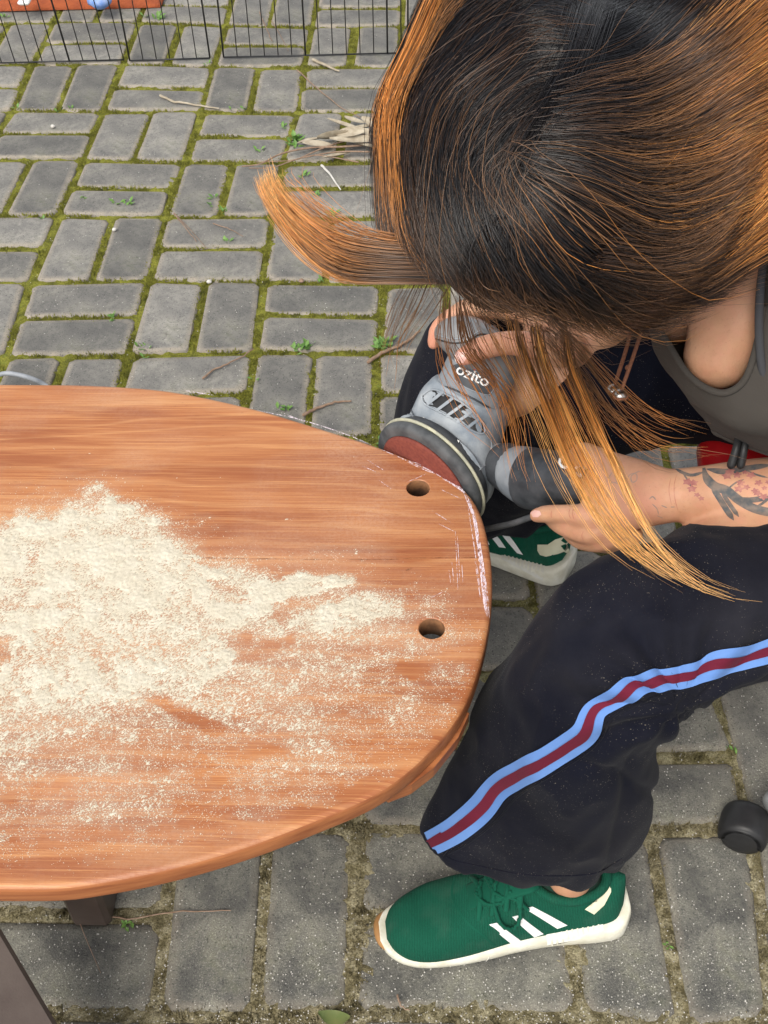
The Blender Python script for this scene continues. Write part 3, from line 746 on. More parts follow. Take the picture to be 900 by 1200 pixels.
# rail under the lower right edge
V, Fc = [], []
P = [U(x, y, ZB - TH) for x, y in ((549,836),(536,864),(508,899),(482,919),(458,928))]
inn = [p + A3(-.045, .03, 0) for p in P]
rings = []
for p, q in zip(P, inn):
    d = nrm(q - p); o = p - d * .001
    rings.append([o + A3(0, 0, .001), o + A3(0, 0, -.016) + d * .001, o + A3(0, 0, -.021) + d * .004, q + A3(0, 0, -.021), q + A3(0, 0, .001)])
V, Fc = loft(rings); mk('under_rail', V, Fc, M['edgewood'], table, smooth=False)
# legs
def leg(name, a, b, w, mat): # square post from a (ground) to b (top)
    ax = nrm(np.asarray(b) - a); s = nrm(np.cross(ax, A3(0, 1, 0))); r = np.cross(ax, s); q = w * .12; rings = []
    for p, k in ((a, .96), (np.asarray(a) + ax * .003, 1), (b, 1)):
        rings.append([np.asarray(p) + (s * x + r * y) * k for x, y in ((w/2-q,-w/2),(w/2,-w/2+q),(w/2,w/2-q),(w/2-q,w/2),(-w/2+q,w/2),(-w/2,w/2-q),(-w/2,-w/2+q),(-w/2+q,-w/2))])
    V, Fc = loft(rings); mk(name, V, Fc, mat, table, smooth=False)
f1 = U(112, 1064, 0); f1[2] = .002
leg('leg', f1, A3(f1[0], f1[1], ZB - TH - .001), .048, M['brown'])
f2 = A3(f1[0], 1.06, .002); leg('leg', f2, A3(f2[0], f2[1], ZB - TH - .001), .048, M['brown'])
f3 = A3(2 * XM - f1[0], f1[1], .002); leg('leg', f3, A3(f3[0], f3[1], ZB - TH - .001), .048, M['brown'])
f4 = A3(2 * XM - f1[0], 1.06, .002); leg('leg', f4, A3(f4[0], f4[1], ZB - TH - .001), .048, M['brown'])
# the slanted brown rail in the lower left foreground: its right edge runs (0,1078)-(80,1200)
a, b = U(-37, 1100, .19), U(75, 1290, .08); ax = nrm(b - a); s = nrm(np.cross(ax, A3(0, 0, 1)))
a = a - ax * .35; b = b + ax * .4
V, Fc = box((a + b) / 2, (np.linalg.norm(b - a) / 2, .030, .030), [ax, s, np.cross(ax, s)], .004)
st = thing('steel_post', 'dark brown steel post slanting across the bottom left corner under the board', 'post', ((a + b) / 2) * A3(1, 1, 0))
mk('post_tube', V, Fc, M['brown'], st, smooth=False)
V, Fc = box(b, (.004, .032, .032), [ax, s, np.cross(ax, s)], .002); mk('end_cap', V, Fc, M['black'], st, smooth=False)

# glue seam, dent and pale scuffs on the board
trb = BVHTree.FromPolygons([(-9, -9, ZB), (9, -9, ZB), (9, 9, ZB), (-9, 9, ZB)], [(0, 1, 2, 3)])
parts = []
for P, w in [([(545,580),(556,610),(562,650),(568,700),(571,722)],3.2),([(552,590),(560,640),(565,680)],2.0),([(548,596),(556,640),(562,690)],1.2),([(559,620),(566,665),(571,712)],2.2),
             ([(556,655),(561,690),(563,700)],1.2),([(478,541),(500,550),(522,562),(546,580)],1.6),([(520,560),(540,573),(550,588),(555,602)],2.2),([(563,640),(570,690),(573,725)],1.2),
             ([(446,527),(470,537),(500,551)],1.1),([(533,620),(535,650),(537,690)],1.0),([(536,628),(538,660),(539,682)],.8),([(530,660),(532,684)],.8),([(528,612),(506,598)],.8),([(514,612),(533,624)],.9),
             ([(424,546),(446,556)],1.0),([(430,540),(452,552)],.8),([(444,564),(460,576)],.7),([(476,566),(500,556)],.6),([(516,572),(540,584)],.8),([(503,700),(520,693)],.8),([(526,668),(528,684)],.7),([(541,660),(543,684)],.8),
             ([(330,484),(360,494)],.9),([(300,480),(350,492),(400,508),(436,522)],1.1),([(216,458),(250,463)],1.0)]:
    for r in range(3 if w > 1.5 else 1):
        q = [(x + rng.normal(0, w * .35), y + rng.normal(0, 1.2)) for x, y in P]
        parts.append(ribbon_on(trb, q, w * (.55 if r else .8), .0003 + .00008 * (len(parts) % 7), taper=True))
V, Fc = join(*parts); t_ = NT('scuffs'); gm = t_.ramp(t_.noise(420, 3, .8, t_.coord((1, .35, 1))), [(.42, 0.0), (.58, .85)])
M['scuff'] = t_.out((.86, .74, .80), .85, .1, Alpha=gm)
setp(mk('scuff_marks', V, Fc, M['scuff'], table), kind='stuff')
V, Fc = join(ribbon_on(trb, [(0, 640),(100,650),(250,654),(420,656),(500,654),(575,653)], 1.0, .0002, 60), ribbon_on(trb, [(475, 668.5),(483,666)], 2.6, .0002, taper=True))
t_ = NT('seam_dark'); M['seam'] = t_.out((.10, .04, .02), .8, .1, Alpha=t_.ramp(t_.noise(90, 3, .6), [(.4, .02), (.65, .42)]))
mk('glue_seam', V, Fc, M['seam'], table)

BOX = [(-500, 449)] + BO + [(-500, 1042)]
# saw dust: density map traced from the photograph, then a rough sheet plus loose grains
def sdf(poly, P):
    poly = np.array(poly, float); d = np.full(len(P), 1e9); ins = np.zeros(len(P), bool)
    for a, b in zip(poly, np.roll(poly, -1, 0)):
        e = b - a; w = P - a; t = np.clip((w @ e) / (e @ e), 0, 1); d = np.minimum(d, np.linalg.norm(w - t[:, None] * e, axis=1))
        c = ((a[1] <= P[:, 1]) & (b[1] > P[:, 1])) | ((b[1] <= P[:, 1]) & (a[1] > P[:, 1]))
        with np.errstate(divide='ignore', invalid='ignore'): xi = a[0] + (P[:, 1] - a[1]) * e[0] / e[1]
        ins ^= c & (P[:, 0] < xi)
    return np.where(ins, d, -d)
D1 = [(-400,560),(-100,640),(0,622),(20,598),(52,604),(75,590),(105,596),(122,574),(138,592),(165,600),(185,604),(192,622),(215,640),(245,660),(300,672),(335,690),(326,725),(318,742),(272,752),(282,785),(240,812),(190,838),(120,858),(60,880),(0,900),(-400,930)]
D2 = [(322,682),(345,664),(372,672),(400,668),(418,676),(420,688),(380,694),(350,704),(332,712)]
D3 = [(335,716),(380,706),(428,692),(462,700),(470,716),(430,732),(380,742),(340,752),(300,765),(290,745)]
D4 = [(-400,560),(0,600),(120,572),(210,612),(300,668),(420,662),(530,714),(556,742),(552,800),(520,852),(440,905),(330,950),(200,985),(0,1012),(-400,1000)]
D5 = [(-400,600),(0,640),(150,600),(330,700),(440,700),(500,730),(520,760),(470,800),(380,850),(280,880),(150,905),(0,940),(-400,930)]
HOLEBAR = [([(168,818),(182,812),(262,852),(250,862)], 1.0), ([(0,745),(14,748),(16,772),(0,776)], .9), ([(62,704),(84,700),(70,712)], .9), ([(112,770),(130,764),(128,786),(116,788)], .7), ([(28,642),(40,640),(38,660),(28,664)], .9), ([(232,672),(262,680),(292,690),(250,692)],.8), ([(275,755),(330,735),(360,742),(330,768),(285,775)],.8)]
def W2P(XY, z=ZB):
    q = np.hstack([XY, np.full((len(XY), 1), z)]) - CAMP; d = q @ CFW
    return np.stack([450 + CF * (q @ CR) / d, 600 - CF * (q @ CU) / d], 1)
def density(XY):
    P = W2P(XY); P = P + (fbm(XY * 38, 4, 3)[:, None] - .5) * A3(34, 22)
    nz = fbm(XY * 120, 4, 8) - .5; n2 = fbm(XY * A3(22, 45), 4, 21) - .5
    s1 = np.clip(sdf(D1, P) / 26 + .55, 0, 1) * np.clip(1.30 - .0029 * np.maximum(P[:, 1] - 640, 0), .40, 1.3)
    s2 = np.maximum(np.clip(sdf(D2, P) / 9 + .6, 0, 1), np.clip(sdf(D3, P) / 14 + .35, 0, 1) * .9)
    s5 = np.clip(sdf(D5, P) / 60 + .5, 0, 1) * .52; s4 = np.clip(sdf(D4, P) / 45 + .25, 0, 1) * .30
    d = np.maximum(np.maximum(s1, s2), np.maximum(s5, s4)) + nz * .70 + n2 * .95
    for h, w in HOLEBAR: d = d - w * .62 * np.clip(sdf(h, P) / 9 + .5, 0, 1)
    return d
def around(P): return np.clip(sdf(D4, P) / 22 + 1.0, 0, 1)
x0, x1, y0, y1 = -.80, .07, .50, 1.0
nx_, ny_ = 620, 360
X, Y = np.meshgrid(np.linspace(x0, x1, nx_), np.linspace(y0, y1, ny_)); XY = np.stack([X.ravel(), Y.ravel()], 1)
D = density(XY); fine = vnoise(XY * 700, 6) - .5; fine2 = vnoise(XY * 330, 16) - .5
Hh = np.minimum(D - .92, .30) * .0009 + fine * .0006 + fine2 * .0006 + rng.normal(0, .00042, len(XY))
px = W2P(XY); inside = (sdf(BOX, px) > 6) & (px[:, 0] > -420)
for hc, hr in HOLES: inside &= np.linalg.norm(XY - hc, axis=1) > hr * 1.1
Hh = np.where(inside, np.clip(Hh, -.0004, .0028), -.0006)
idx = np.arange(nx_ * ny_).reshape(ny_, nx_); Q = np.stack([idx[:-1, :-1], idx[:-1, 1:], idx[1:, 1:], idx[1:, :-1]], -1).reshape(-1, 4)
Hh = np.where(D > .42, Hh + np.clip(D - .7, 0, .6) * (fbm(XY * 55, 3, 77) - .35) * .004, -.0006)
Q = Q[(Hh[Q] > 0).any(1) & inside[Q].all(1)]
used = np.unique(Q); mp = np.full(nx_ * ny_, -1); mp[used] = np.arange(len(used))
V = np.stack([XY[used, 0], XY[used, 1], ZB + Hh[used]], 1)
dust = thing('saw_dust', 'pale saw dust heaped and scattered over the middle of the board', 'saw dust', (-.3, .75, ZB)); dust['kind'] = 'stuff'
setp(mk('dust_layer', V, mp[Q], M['dust'], dust), kind='stuff')
# thin film of powder smeared over the wood round the heap
nx2, ny2 = 330, 200
X, Y = np.meshgrid(np.linspace(-.80, .075, nx2), np.linspace(.465, 1.02, ny2)); XY2 = np.stack([X.ravel(), Y.ravel()], 1); P2 = W2P(XY2)
fl = np.clip((density(XY2) + .02) * .62, 0, .8) * np.clip(sdf(D4, P2) / 50 + .8, 0, 1) * np.clip(sdf(BOX, P2) / 10, 0, 1)
sw = np.abs(np.sin(XY2[:, 0] * 9 + XY2[:, 1] * 160 + 5 * fbm(XY2 * 8, 3, 51)))
fl = fl * (.55 + .45 * sw)
idx = np.arange(nx2 * ny2).reshape(ny2, nx2); Q2 = np.stack([idx[:-1, :-1], idx[:-1, 1:], idx[1:, 1:], idx[1:, :-1]], -1).reshape(-1, 4)
okv = fl > .01
for hc, hr in HOLES: okv &= np.linalg.norm(XY2 - hc, axis=1) > hr * 1.2
Q2 = Q2[okv[Q2].all(1)]; used = np.unique(Q2); mp2 = np.full(nx2 * ny2, -1); mp2[used] = np.arange(len(used))
t_ = NT('dust_film'); al = t_.math('MULTIPLY', t_.attr('val'), t_.ramp(t_.noise(480, 4, .85), [(.36, .10), (.62, 1.0)]))
M['film'] = t_.out((.76, .69, .54), .95, .1, Alpha=al)
setp(mk('dust_film', np.stack([XY2[used, 0], XY2[used, 1], np.full(len(used), ZB + .00012)], 1), mp2[Q2], M['film'], dust, attr=fl[used]), kind='stuff')
# grains
def grains(n, wfun, rmin, rmax, nm):
    XY = np.stack([rng.uniform(-.62, .075, n), rng.uniform(.47, 1.06, n)], 1)
    P = W2P(XY); ok = (sdf(BOX, P) > 4) & (P[:, 0] > -25); XY, P = XY[ok], P[ok]
    w = wfun(XY, P); k = rng.random(len(XY)) < w
    for hc, hr in HOLES: k &= np.linalg.norm(XY - hc, axis=1) > hr * 1.05
    XY = XY[k]; n = len(XY); r = rng.uniform(rmin, rmax, n); az = rng.uniform(0, 6.28, n)
    T = np.zeros((n, 4, 3))
    el = rng.uniform(.6, 1.6, n)
    for q in range(3):
        T[:, q, 0] = XY[:, 0] + np.cos(az + q * 2.09) * r * el; T[:, q, 1] = XY[:, 1] + np.sin(az + q * 2.09) * r; T[:, q, 2] = ZB - .00005
    T[:, 3, 0] = XY[:, 0] + rng.normal(0, .2, n) * r; T[:, 3, 1] = XY[:, 1]; T[:, 3, 2] = ZB + r * rng.uniform(.5, 1.2, n)
    Fc = (np.array([[0, 1, 3], [1, 2, 3], [2, 0, 3]])[None] + (np.arange(n) * 4)[:, None, None]).reshape(-1, 3)
    setp(mk(nm, T.reshape(-1, 3), Fc, M['dust'], dust, smooth=False), kind='stuff')
grains(420000, lambda XY, P: np.clip((density(XY) - .08) * .95, 0, .85) * around(P), .00035, .00085, 'loose_grains')
grains(200000, lambda XY, P: np.clip(sdf(D4, P) / 110 + .30, .0008, .45) * np.clip((fbm(XY * 55, 3, 44) - .36) * 6, 0, 1) * np.maximum(around(P), .25), .00025, .0006, 'fine_grains')

# grey cable end showing above the board's left top edge
P = [U(x, y, z) for x, y, z in ((-60,470,.02),(-20,448,.05),(3,438,.06),(20,439,.06),(38,444,.05),(54,452,.03),(75,470,.006))]
gc = thing('cable', 'short arch of light grey cable just above the board at far left', 'cable', P[3] * A3(1, 1, 0))
V, Fc = tube(P, .0042, 10); mk('cable_length', V, Fc, M['cablegrey'], gc)
V, Fc = tube([P[0], P[0] + A3(-.05, -.03, -.012)], .006, 10); mk('plug_sleeve', V, Fc, M['cablegrey'], gc)
#PART4
# ================================================================== person
def secz(S):
    """(Lx,Ly,Rx,Ry,height,thickness) -> depth form"""
    return [(a, b, c, d, PJ(U((a + c) / 2, (b + d) / 2, z))[2], t) for a, b, c, d, z, t in S]
P3 = lambda L: [Ud(*p) for p in L]
person = thing('person', 'woman bent over the board with orange tipped dark hair, black striped trousers and a sander', 'person', (.58, .96, 0))
SHOES = [(U(452,1094,0), U(722,1066,0)), (U(462,592,0), U(660,673,0))]
ANK_N, ANK_F = [t_ + (h_ - t_) * .765 + A3(0, 0, .105) for t_, h_ in SHOES]
def limb(P, R, **k): return tube(P, R, 18, **k)
parts = []
SH_L, SH_R = A3(.40, .68, .87), A3(.33, 1.02, .87)
parts.append(tube([A3(.62,.97,.46), A3(.57,.95,.58), A3(.51,.92,.68), A3(.44,.88,.78), A3(.38,.86,.85), A3(.33,.84,.885)], [.10,.10,.095,.10,.08,.055], 28, side=A3(.1, -1, 0), wid=[.16,.14,.14,.155,.15,.07]))
parts.append(limb([A3(.35,.85,.86), A3(.27,.81,.90), Ud(720,215,.85)], [.056,.05,.05]))
for s in (SH_L, SH_R): parts.append(limb([A3(.40,.86,.85), s], [.065,.055]))
# left arm (near): forearm resting over the thigh, hand round the sander handle
EL_L = Ud(1015,590,1.09)
parts.append(limb([SH_L, (SH_L + EL_L) / 2 + A3(.02, -.01, 0), EL_L], [.052,.045,.038]))
parts.append(limb([EL_L, Ud(950,581,1.105), Ud(880,577,1.125), Ud(820,579,1.142), Ud(780,581,1.156), Ud(745,581,1.172)], [.038,.0375,.032,.0260,.0215,.018], wid=[.038,.038,.032,.0270,.0265,.030], side=CU))
parts.append(tube(P3([(785,582,1.148),(750,580,1.165),(718,582,1.178),(698,588,1.192)]), [.021,.018,.016,.013], 18, side=CU, wid=[.026,.034,.037,.032]))
def finger(L, R): return tube(P3(L), R, 12, (len(L) - 1) * 6 + 1)
parts.append(finger([(752,560,1.169),(722,548,1.184),(698,537,1.201),(682,532,1.223),(674,541,1.245)], [.018,.0150,.0125,.0125,.010]))
parts.append(finger([(712,603,1.178),(690,605,1.186),(664,602,1.204),(642,602,1.226),(629,604,1.242)], [.0135,.0125,.0100,.0095,.0082]))
parts.append(finger([(718,616,1.183),(694,624,1.192),(668,620,1.214),(652,612,1.240),(646,603,1.259)], [.013,.0125,.0105,.0095,.008]))
parts.append(finger([(728,624,1.184),(706,634,1.195),(682,633,1.220),(668,624,1.246),(662,614,1.265)], [.013,.012,.0105,.0092,.008]))
parts.append(finger([(740,626,1.185),(722,636,1.198),(702,637,1.225),(690,628,1.246),(684,618,1.257)], [.012,.0108,.0095,.0085,.0072]))
# right arm (far): hand on top of the sander head
EL_R = A3(.33, 1.10, .70); WR_R = Ud(712,378,1.335)
parts.append(limb([SH_R, (SH_R + EL_R) / 2 + A3(.0, .02, 0), EL_R], [.052,.044,.038]))
parts.append(limb([EL_R, (EL_R * .55 + WR_R * .45), WR_R], [.038,.036,.026]))
parts.append(tube([WR_R] + P3([(685,390,1.350),(655,396,1.340),(628,395,1.337)]), [.024,.020,.018,.015], 18, side=CU, wid=[.028,.033,.036,.030]))
parts.append(finger([(668,410,1.330),(630,405,1.307),(595,402,1.295),(565,408,1.288),(543,418,1.288)], [.018,.0155,.0135,.0130,.0105]))
parts.append(finger([(640,378,1.345),(600,364,1.341),(560,362,1.343),(530,370,1.348),(513,385,1.357),(508,402,1.367)], [.0125,.0115,.0105,.0098,.0092,.0080]))
parts.append(finger([(642,372,1.363),(602,356,1.367),(562,356,1.375),(535,366,1.385),(520,384,1.395)], [.0125,.0115,.0105,.0098,.008]))
parts.append(finger([(645,378,1.375),(606,362,1.390),(570,366,1.400),(545,380,1.407),(536,395,1.413)], [.012,.011,.010,.0092,.0078]))
parts.append(finger([(648,388,1.380),(615,378,1.400),(585,386,1.413),(568,400,1.419)], [.011,.0100,.009,.0072]))
# chest under the tank top
parts.append(tube(P3([(905,300,.985),(880,345,.99),(856,388,1.0),(842,415,1.005)]), [.035,.037,.036,.030], 20))
parts.append(tube(P3([(880,300,1.03),(845,325,1.035),(815,345,1.04),(795,355,1.045)]), [.045,.045,.042,.036], 20))
parts.append(ball(Ud(900,270,.99), .065))
# head with face, mostly hidden by the hair
HC = Ud(668,205,.825)
fdir = nrm(-.55 * CR - .40 * CU + .62 * CFW); cdir = -CFW - .35 * CR - .1 * CU; cdir = nrm(cdir - fdir * (cdir @ fdir)); sdir = np.cross(fdir, cdir)
HA = np.array([fdir, sdir, cdir])
parts.append(ball(HC, (.094, .073, .085), HA, 28, 20))
parts.append(ball(HC + fdir * .045 - cdir * .045, (.048, .054, .062), HA, 24, 18))         # face
parts.append(ball(HC + fdir * .060 - cdir * .098, (.026, .030, .020), HA))               # chin
parts.append(tube([HC + fdir * .088 - cdir * .012, HC + fdir * .104 - cdir * .042, HC + fdir * .096 - cdir * .055], [.008,.012,.009], 12))  # nose
parts.append(tube([HC + fdir * .090 - cdir * .072 + sdir * q for q in (-.02, 0, .02)], [.004,.007,.004], 10))   # lips
parts.append(tube([HC + fdir * .088 + sdir * q for q in (-.04, 0, .04)], [.008,.006,.008], 10))                 # brow
for q in (-1, 1):
    parts.append(ball(HC + sdir * .074 * q - cdir * .018, (.018, .008, .030), HA, 14, 10))                      # ears
parts.append(tube([HC - fdir * .02 - cdir * .04, Ud(735,215,.86), A3(.27,.81,.90)], [.055,.052,.055], 18))
# legs and ankles
KN_N, KN_F = U(705,785,.45), U(585,440,.46)
parts.append(limb([A3(.58,.90,.52), A3(.36,.80,.52), KN_N], [.085,.072,.052])); parts.append(limb([KN_N, (KN_N + ANK_N) / 2 + A3(.02,0,0), ANK_N, ANK_N - A3(0,0,.02)], [.052,.046,.027,.024]))
parts.append(limb([A3(.58,1.03,.52), A3(.36,1.10,.52), KN_F], [.085,.072,.052])); parts.append(limb([KN_F, (KN_F + ANK_F) / 2 + A3(.02,0,0), ANK_F, ANK_F - A3(0,0,.02)], [.052,.046,.028,.024]))
V, Fc = join(*parts)
REDS = [(Ud(629,604,1.15), .018), (Ud(690,605,1.13), .014), (Ud(690,630,1.14), .022), (Ud(674,536,1.16), .02), (Ud(543,418,1.285), .02), (Ud(509,398,1.355), .02), (Ud(600,402,1.30), .014), (Ud(740,600,1.13), .02)]
def skinpost(co, nv):
    w = np.zeros(len(co))
    for c, r in REDS: w = np.maximum(w, np.exp(-((co - c) ** 2).sum(1) / (2 * r * r)) * .55)
    return co, np.stack([w, w, w], 1)
body, bco, bfa = remesh('body', V, Fc, .0032, M['skin'], person, 5, post=skinpost)
BT = bvh(bco, bfa)
def patch(name, P, mat, parent, tree, off=.0006, **k):
    V, Fc = patch_on(tree, P, off, **k); return mk(name, V, Fc, M[mat], parent)
# nails
patch('fingernail', [(530,416),(536,412),(544,413),(547,419),(543,425),(536,427),(530,423)], 'nail', body, BT, .0007)
patch('nail_tip', [(528,417),(531,414),(533,419),(533,425),(530,424)], 'nailwhite', body, BT, .0010)
patch('fingernail', [(622,601),(627,598),(633,599),(635,603),(631,606),(625,606)], 'nail', body, BT, .0006)
cr = []
for P in ([(668,596),(667,602),(669,608)],[(672,596),(671,602),(673,609)],[(647,598),(646,603),(647,607)],[(684,622),(682,628),(684,633)],[(793,556),(790,570),(791,585),(795,600)],[(786,560),(784,575),(787,592)],[(571,402),(570,408),(573,414)],[(576,401),(576,408),(578,414)]):
    cr.append(ribbon_on(BT, P, 1.0, .0003, taper=True))
V, Fc = join(*cr); setp(mk('skin_crease', V, Fc, simple('skin_crease_tone', (.44,.17,.105), (.50,.22,.14), 200, .6), body), kind='stuff')
# tattoos
tat = []
for P, w in [([(824,545),(828,560),(838,570),(852,575),(866,586),(884,596),(905,601),(930,604)],10.5),([(833,568),(842,582),(852,598),(860,610)],7),([(845,575),(856,592),(866,606)],5),([(790,549),(802,555),(812,557),(826,553)],3.5),
             ([(800,554),(806,563),(811,572)],2),([(828,550),(850,553),(876,549),(905,545)],6.5),([(862,585),(880,586),(905,582)],6.5),([(884,596),(896,588),(908,578)],3),([(870,550),(885,556),(900,560)],2.2),([(852,574),(862,566),(872,562)],2)]:
    tat.append(ribbon_on(BT, P, w, .0004, taper=True))
V, Fc = join(*tat); mk('branch_tattoo', V, Fc, M['ink'], body)
tat = []
for x, y in [(806,565),(811,573),(817,580),(813,566),(822,584),(856,553),(864,557),(873,554),(880,557),(868,566),(875,571),(866,573),(889,566),(896,572),(888,578),(895,582),(900,565),(852,558),(885,575)]:
    r0, p0 = rng.uniform(.75, 1.4), rng.uniform(0, 6.28)
    a = [(x + 3.9 * r0 * math.cos(q) * (1 + .35 * math.sin(5 * q + p0)), y + 2.7 * r0 * math.sin(q) * (1 + .35 * math.sin(5 * q + p0))) for q in np.linspace(0, 6.28, 15, endpoint=False)]
    tat.append(patch_on(BT, a, .0006))
V, Fc = join(*tat); setp(mk('blossom_tattoo', V, Fc, M['inkred'], body), kind='stuff')
tat = []
for P, w in [([(723,547),(716,556),(711,564)],1.2),([(723,547),(727,558),(733,571)],1.2),([(711,564),(722,566),(733,571)],1.0),([(722,549),(721,560),(724,567)],.8),([(733,563),(739,556),(746,556),(746,563),(741,565),(740,558),(748,553),(754,553)],1.2),
             ([(761,585),(765,582),(769,586)],1.5),([(764,590),(770,596),(772,603)],1.2),([(775,592),(782,595)],1.2),([(786,594),(791,594)],1.2),([(770,604),(777,607)],1.0)]:
    tat.append(ribbon_on(BT, P, w, .0004, taper=True))
V, Fc = join(*tat); setp(mk('hand_tattoo', V, Fc, M['inksoft'], body), kind='stuff')

# --- trousers
near = [(1060,585,1085,770,.52,.085),(980,592,1000,790,.525,.085),(905,605,912,796,.525,.084),(845,612,865,811,.52,.082),(782,622,818,830,.515,.080),(724,642,790,850,.50,.080),
        (668,676,776,868,.485,.080),(622,714,768,886,.45,.082),(589,760,762,902,.405,.082),(566,808,764,922,.35,.080),(549,850,766,944,.295,.078),(526,902,758,966,.235,.072),(506,943,745,988,.18,.064),(492,973,739,1004,.135,.055)]
far = [(1030,330,1040,520,.52,.085),(900,330,905,528,.51,.085),(800,318,806,521,.50,.080),(722,312,732,531,.485,.078),(642,318,698,542,.465,.078),(570,332,682,550,.43,.076),(516,366,673,558,.38,.076),
       (484,420,666,568,.32,.076),(466,480,660,580,.24,.074),(460,540,656,592,.16,.068),(464,580,652,603,.10,.058)]
a, _ = vloft(secz(near), 40, 60); b, _ = vloft(secz(far), 36, 50)
c1 = tube([A3(.50,.86,.53), A3(.62,.93,.52)], [.085,.12], 24); c2 = tube([A3(.46,1.04,.53), A3(.62,1.0,.52)], [.085,.12], 24); c3 = tube([A3(.62,.97,.45), A3(.59,.955,.60)], [.13,.11], 28, side=A3(.1,-1,0), wid=[.185,.16])
V, Fc = join(a, b, c1, c2, c3)
KNEEB = Ud(785, 835, 1.12)
def foldpost(co, nv):
    p = co * A3(13, 13, 6.5); f = fbm(p, 3, 61); h = -np.abs(f - .5) * .036 + .003
    q = PJv(co)
    # gathers fanning out behind the knee and above the hem
    dx, dy = q[:, 0] - 800, q[:, 1] - 828; r = np.hypot(dx, dy); ang = np.arctan2(dy, dx)
    h = h + .0045 * np.sin(ang * 13 + 2 * f) * np.exp(-((r - 70) / 70) ** 2)
    h = h - .006 * np.exp(-((q[:, 0] - (742 - (q[:, 1] - 900) * .25)) / 7) ** 2) * np.clip((q[:, 1] - 860) / 40, 0, 1) - .005 * np.exp(-((q[:, 1] - (905 + (q[:, 0] - 700) * .35)) / 7) ** 2) * np.clip((q[:, 0] - 640) / 60, 0, 1)
    h = h - .005 * np.exp(-((q[:, 1] - (855 - (q[:, 0] - 760) * .42)) / 6) ** 2) * np.clip((q[:, 0] - 730) / 30, 0, 1)
    hem = np.clip((.22 - co[:, 2]) / .14, 0, 1)
    h = h + hem * .0055 * np.sin(co[:, 0] * 95 + co[:, 1] * 60 + 5 * f) * (.5 + vnoise(co * 14, 9))
    h = h * (1 - np.exp(-(((q - A3(511, 984)) / 30) ** 2).sum(1)))
    return co + nv * np.clip(h, -.012, .010)[:, None], None
def PJv(co):
    q = co - CAMP; d = q @ CFW
    return np.stack([450 + CF * (q @ CR) / d, 600 - CF * (q @ CU) / d], 1)
trouser, tco, tfa = remesh('trousers', V, Fc, .0048, M['trouser'], person, 6, post=foldpost)
TT = bvh(tco, tfa)
SL = [(495,994),(503,989),(534,972),(566,945),(587,919),(623,899),(665,872),(686,856),(699,830),(722,817),(743,804),(769,797),(806,791),(837,778),(869,770),(900,761),(940,748),(990,735)]
def sm3(V):
    V = V.reshape(300, 9, 3).copy()
    for _ in range(10): V[1:-1] = (V[:-2] + 2 * V[1:-1] + V[2:]) / 4
    return V.reshape(-1, 3)
V, Fc = ribbon_on(TT, SL, [24,29,32,31,30,29,27,27,26,27,28,28,28], .0034, 300); V = sm3(V); mk('side_stripe', V, Fc, M['stripe_blue'], trouser)
V, Fc = ribbon_on(TT, SL, [8,10,12,12,11,11,10,10,10,10,10,11,11], .0044, 300); V = sm3(V); mk('maroon_band', V, Fc, M['stripe_red'], trouser)
SM = [(509,1008),(545,990),(582,962),(606,934),(640,912),(682,886),(704,866),(716,842),(738,830),(760,820),(790,812),(826,800),(860,788),(905,776)]
V = catmull(SM, 80); V = np.array([snap(TT, x, y, .0006) for x, y in V]); V, Fc = tube(V, .0011, 6, 80); mk('seam', V, Fc, M['trouser'], trouser)
SM = [(524,1010),(536,1015),(560,1020),(610,1030),(660,1032),(700,1028),(728,1012)]
V = catmull(SM, 40); V = np.array([snap(TT, x, y - 6, .0003) for x, y in V]); V, Fc = tube(V, .0008, 6, 40); mk('hem_stitching', V, Fc, M['trouser'], trouser)
# drawstrings
for q, (x0, x1) in enumerate(((862,857),(871,868))):
    V, Fc = tube(P3([(x0 + 4, 508, 1.075), (x0 + 1, 525, 1.07), (x1, 545, 1.075)]), [.0035,.0036,.004], 8); mk('drawstring', V, Fc, M['black'], trouser)

# --- tank top
RA = [(765,368,1.0),(784,404,1.0),(806,438,.995),(830,456,.985),(852,460,.975),(872,446,.965),(884,415,.955),(892,375,.945),(898,330,.94),(910,280,.95),(895,235,.98),(850,230,1.02),(805,270,1.03),(775,322,1.02)]
RC = [(836,500,1.10),(850,512,1.095),(876,522,1.085),(915,536,1.06),(980,562,1.03),(1050,600,1.0),(1130,600,.98),(1190,540,1.0),(1200,450,1.1),(1150,380,1.2),(1060,350,1.25),(960,370,1.25),(890,420,1.2),(850,465,1.14)]
def ringp(P, n=56): 
    P = P3(P); return catmull(np.vstack([P[-1:], P, P[:2]]), 10 * (len(P) + 2) + 1)[10:-20][:: 1]
A_, C_ = ringp(RA), ringp(RC); k = min(len(A_), len(C_)); A_, C_ = A_[:k], C_[:k]; cen = (A_.mean(0) + C_.mean(0)) / 2
rings = []
for t in np.linspace(0, 1, 15):
    r = A_ * (1 - t) + C_ * t; rc = r.mean(0); bul = math.sin(math.pi * min(1, t * 1.15)) * .012 + (.004 * math.sin(t * 9))
    d = r - rc; d /= np.linalg.norm(d, axis=1)[:, None]; fold = (fbm(r * A3(30, 30, 14), 3, 71) - .5) * .012 * math.sin(math.pi * t)
    rings.append(r + d * (bul + fold[:, None]))
ins = [r - (r - r.mean(0)) / np.linalg.norm(r - r.mean(0), axis=1)[:, None] * .0025 for r in rings[::-1]]
V, Fc = loft(rings + ins + [rings[0]], cap=False); top = mk('tank_top', V, Fc, M['top'], person)
Q = np.vstack([A_, A_[:2]]); V, Fc = tube(Q, .0030, 8, len(Q), roundcap=False); mk('neckline_binding', V, Fc, M['top'], top)
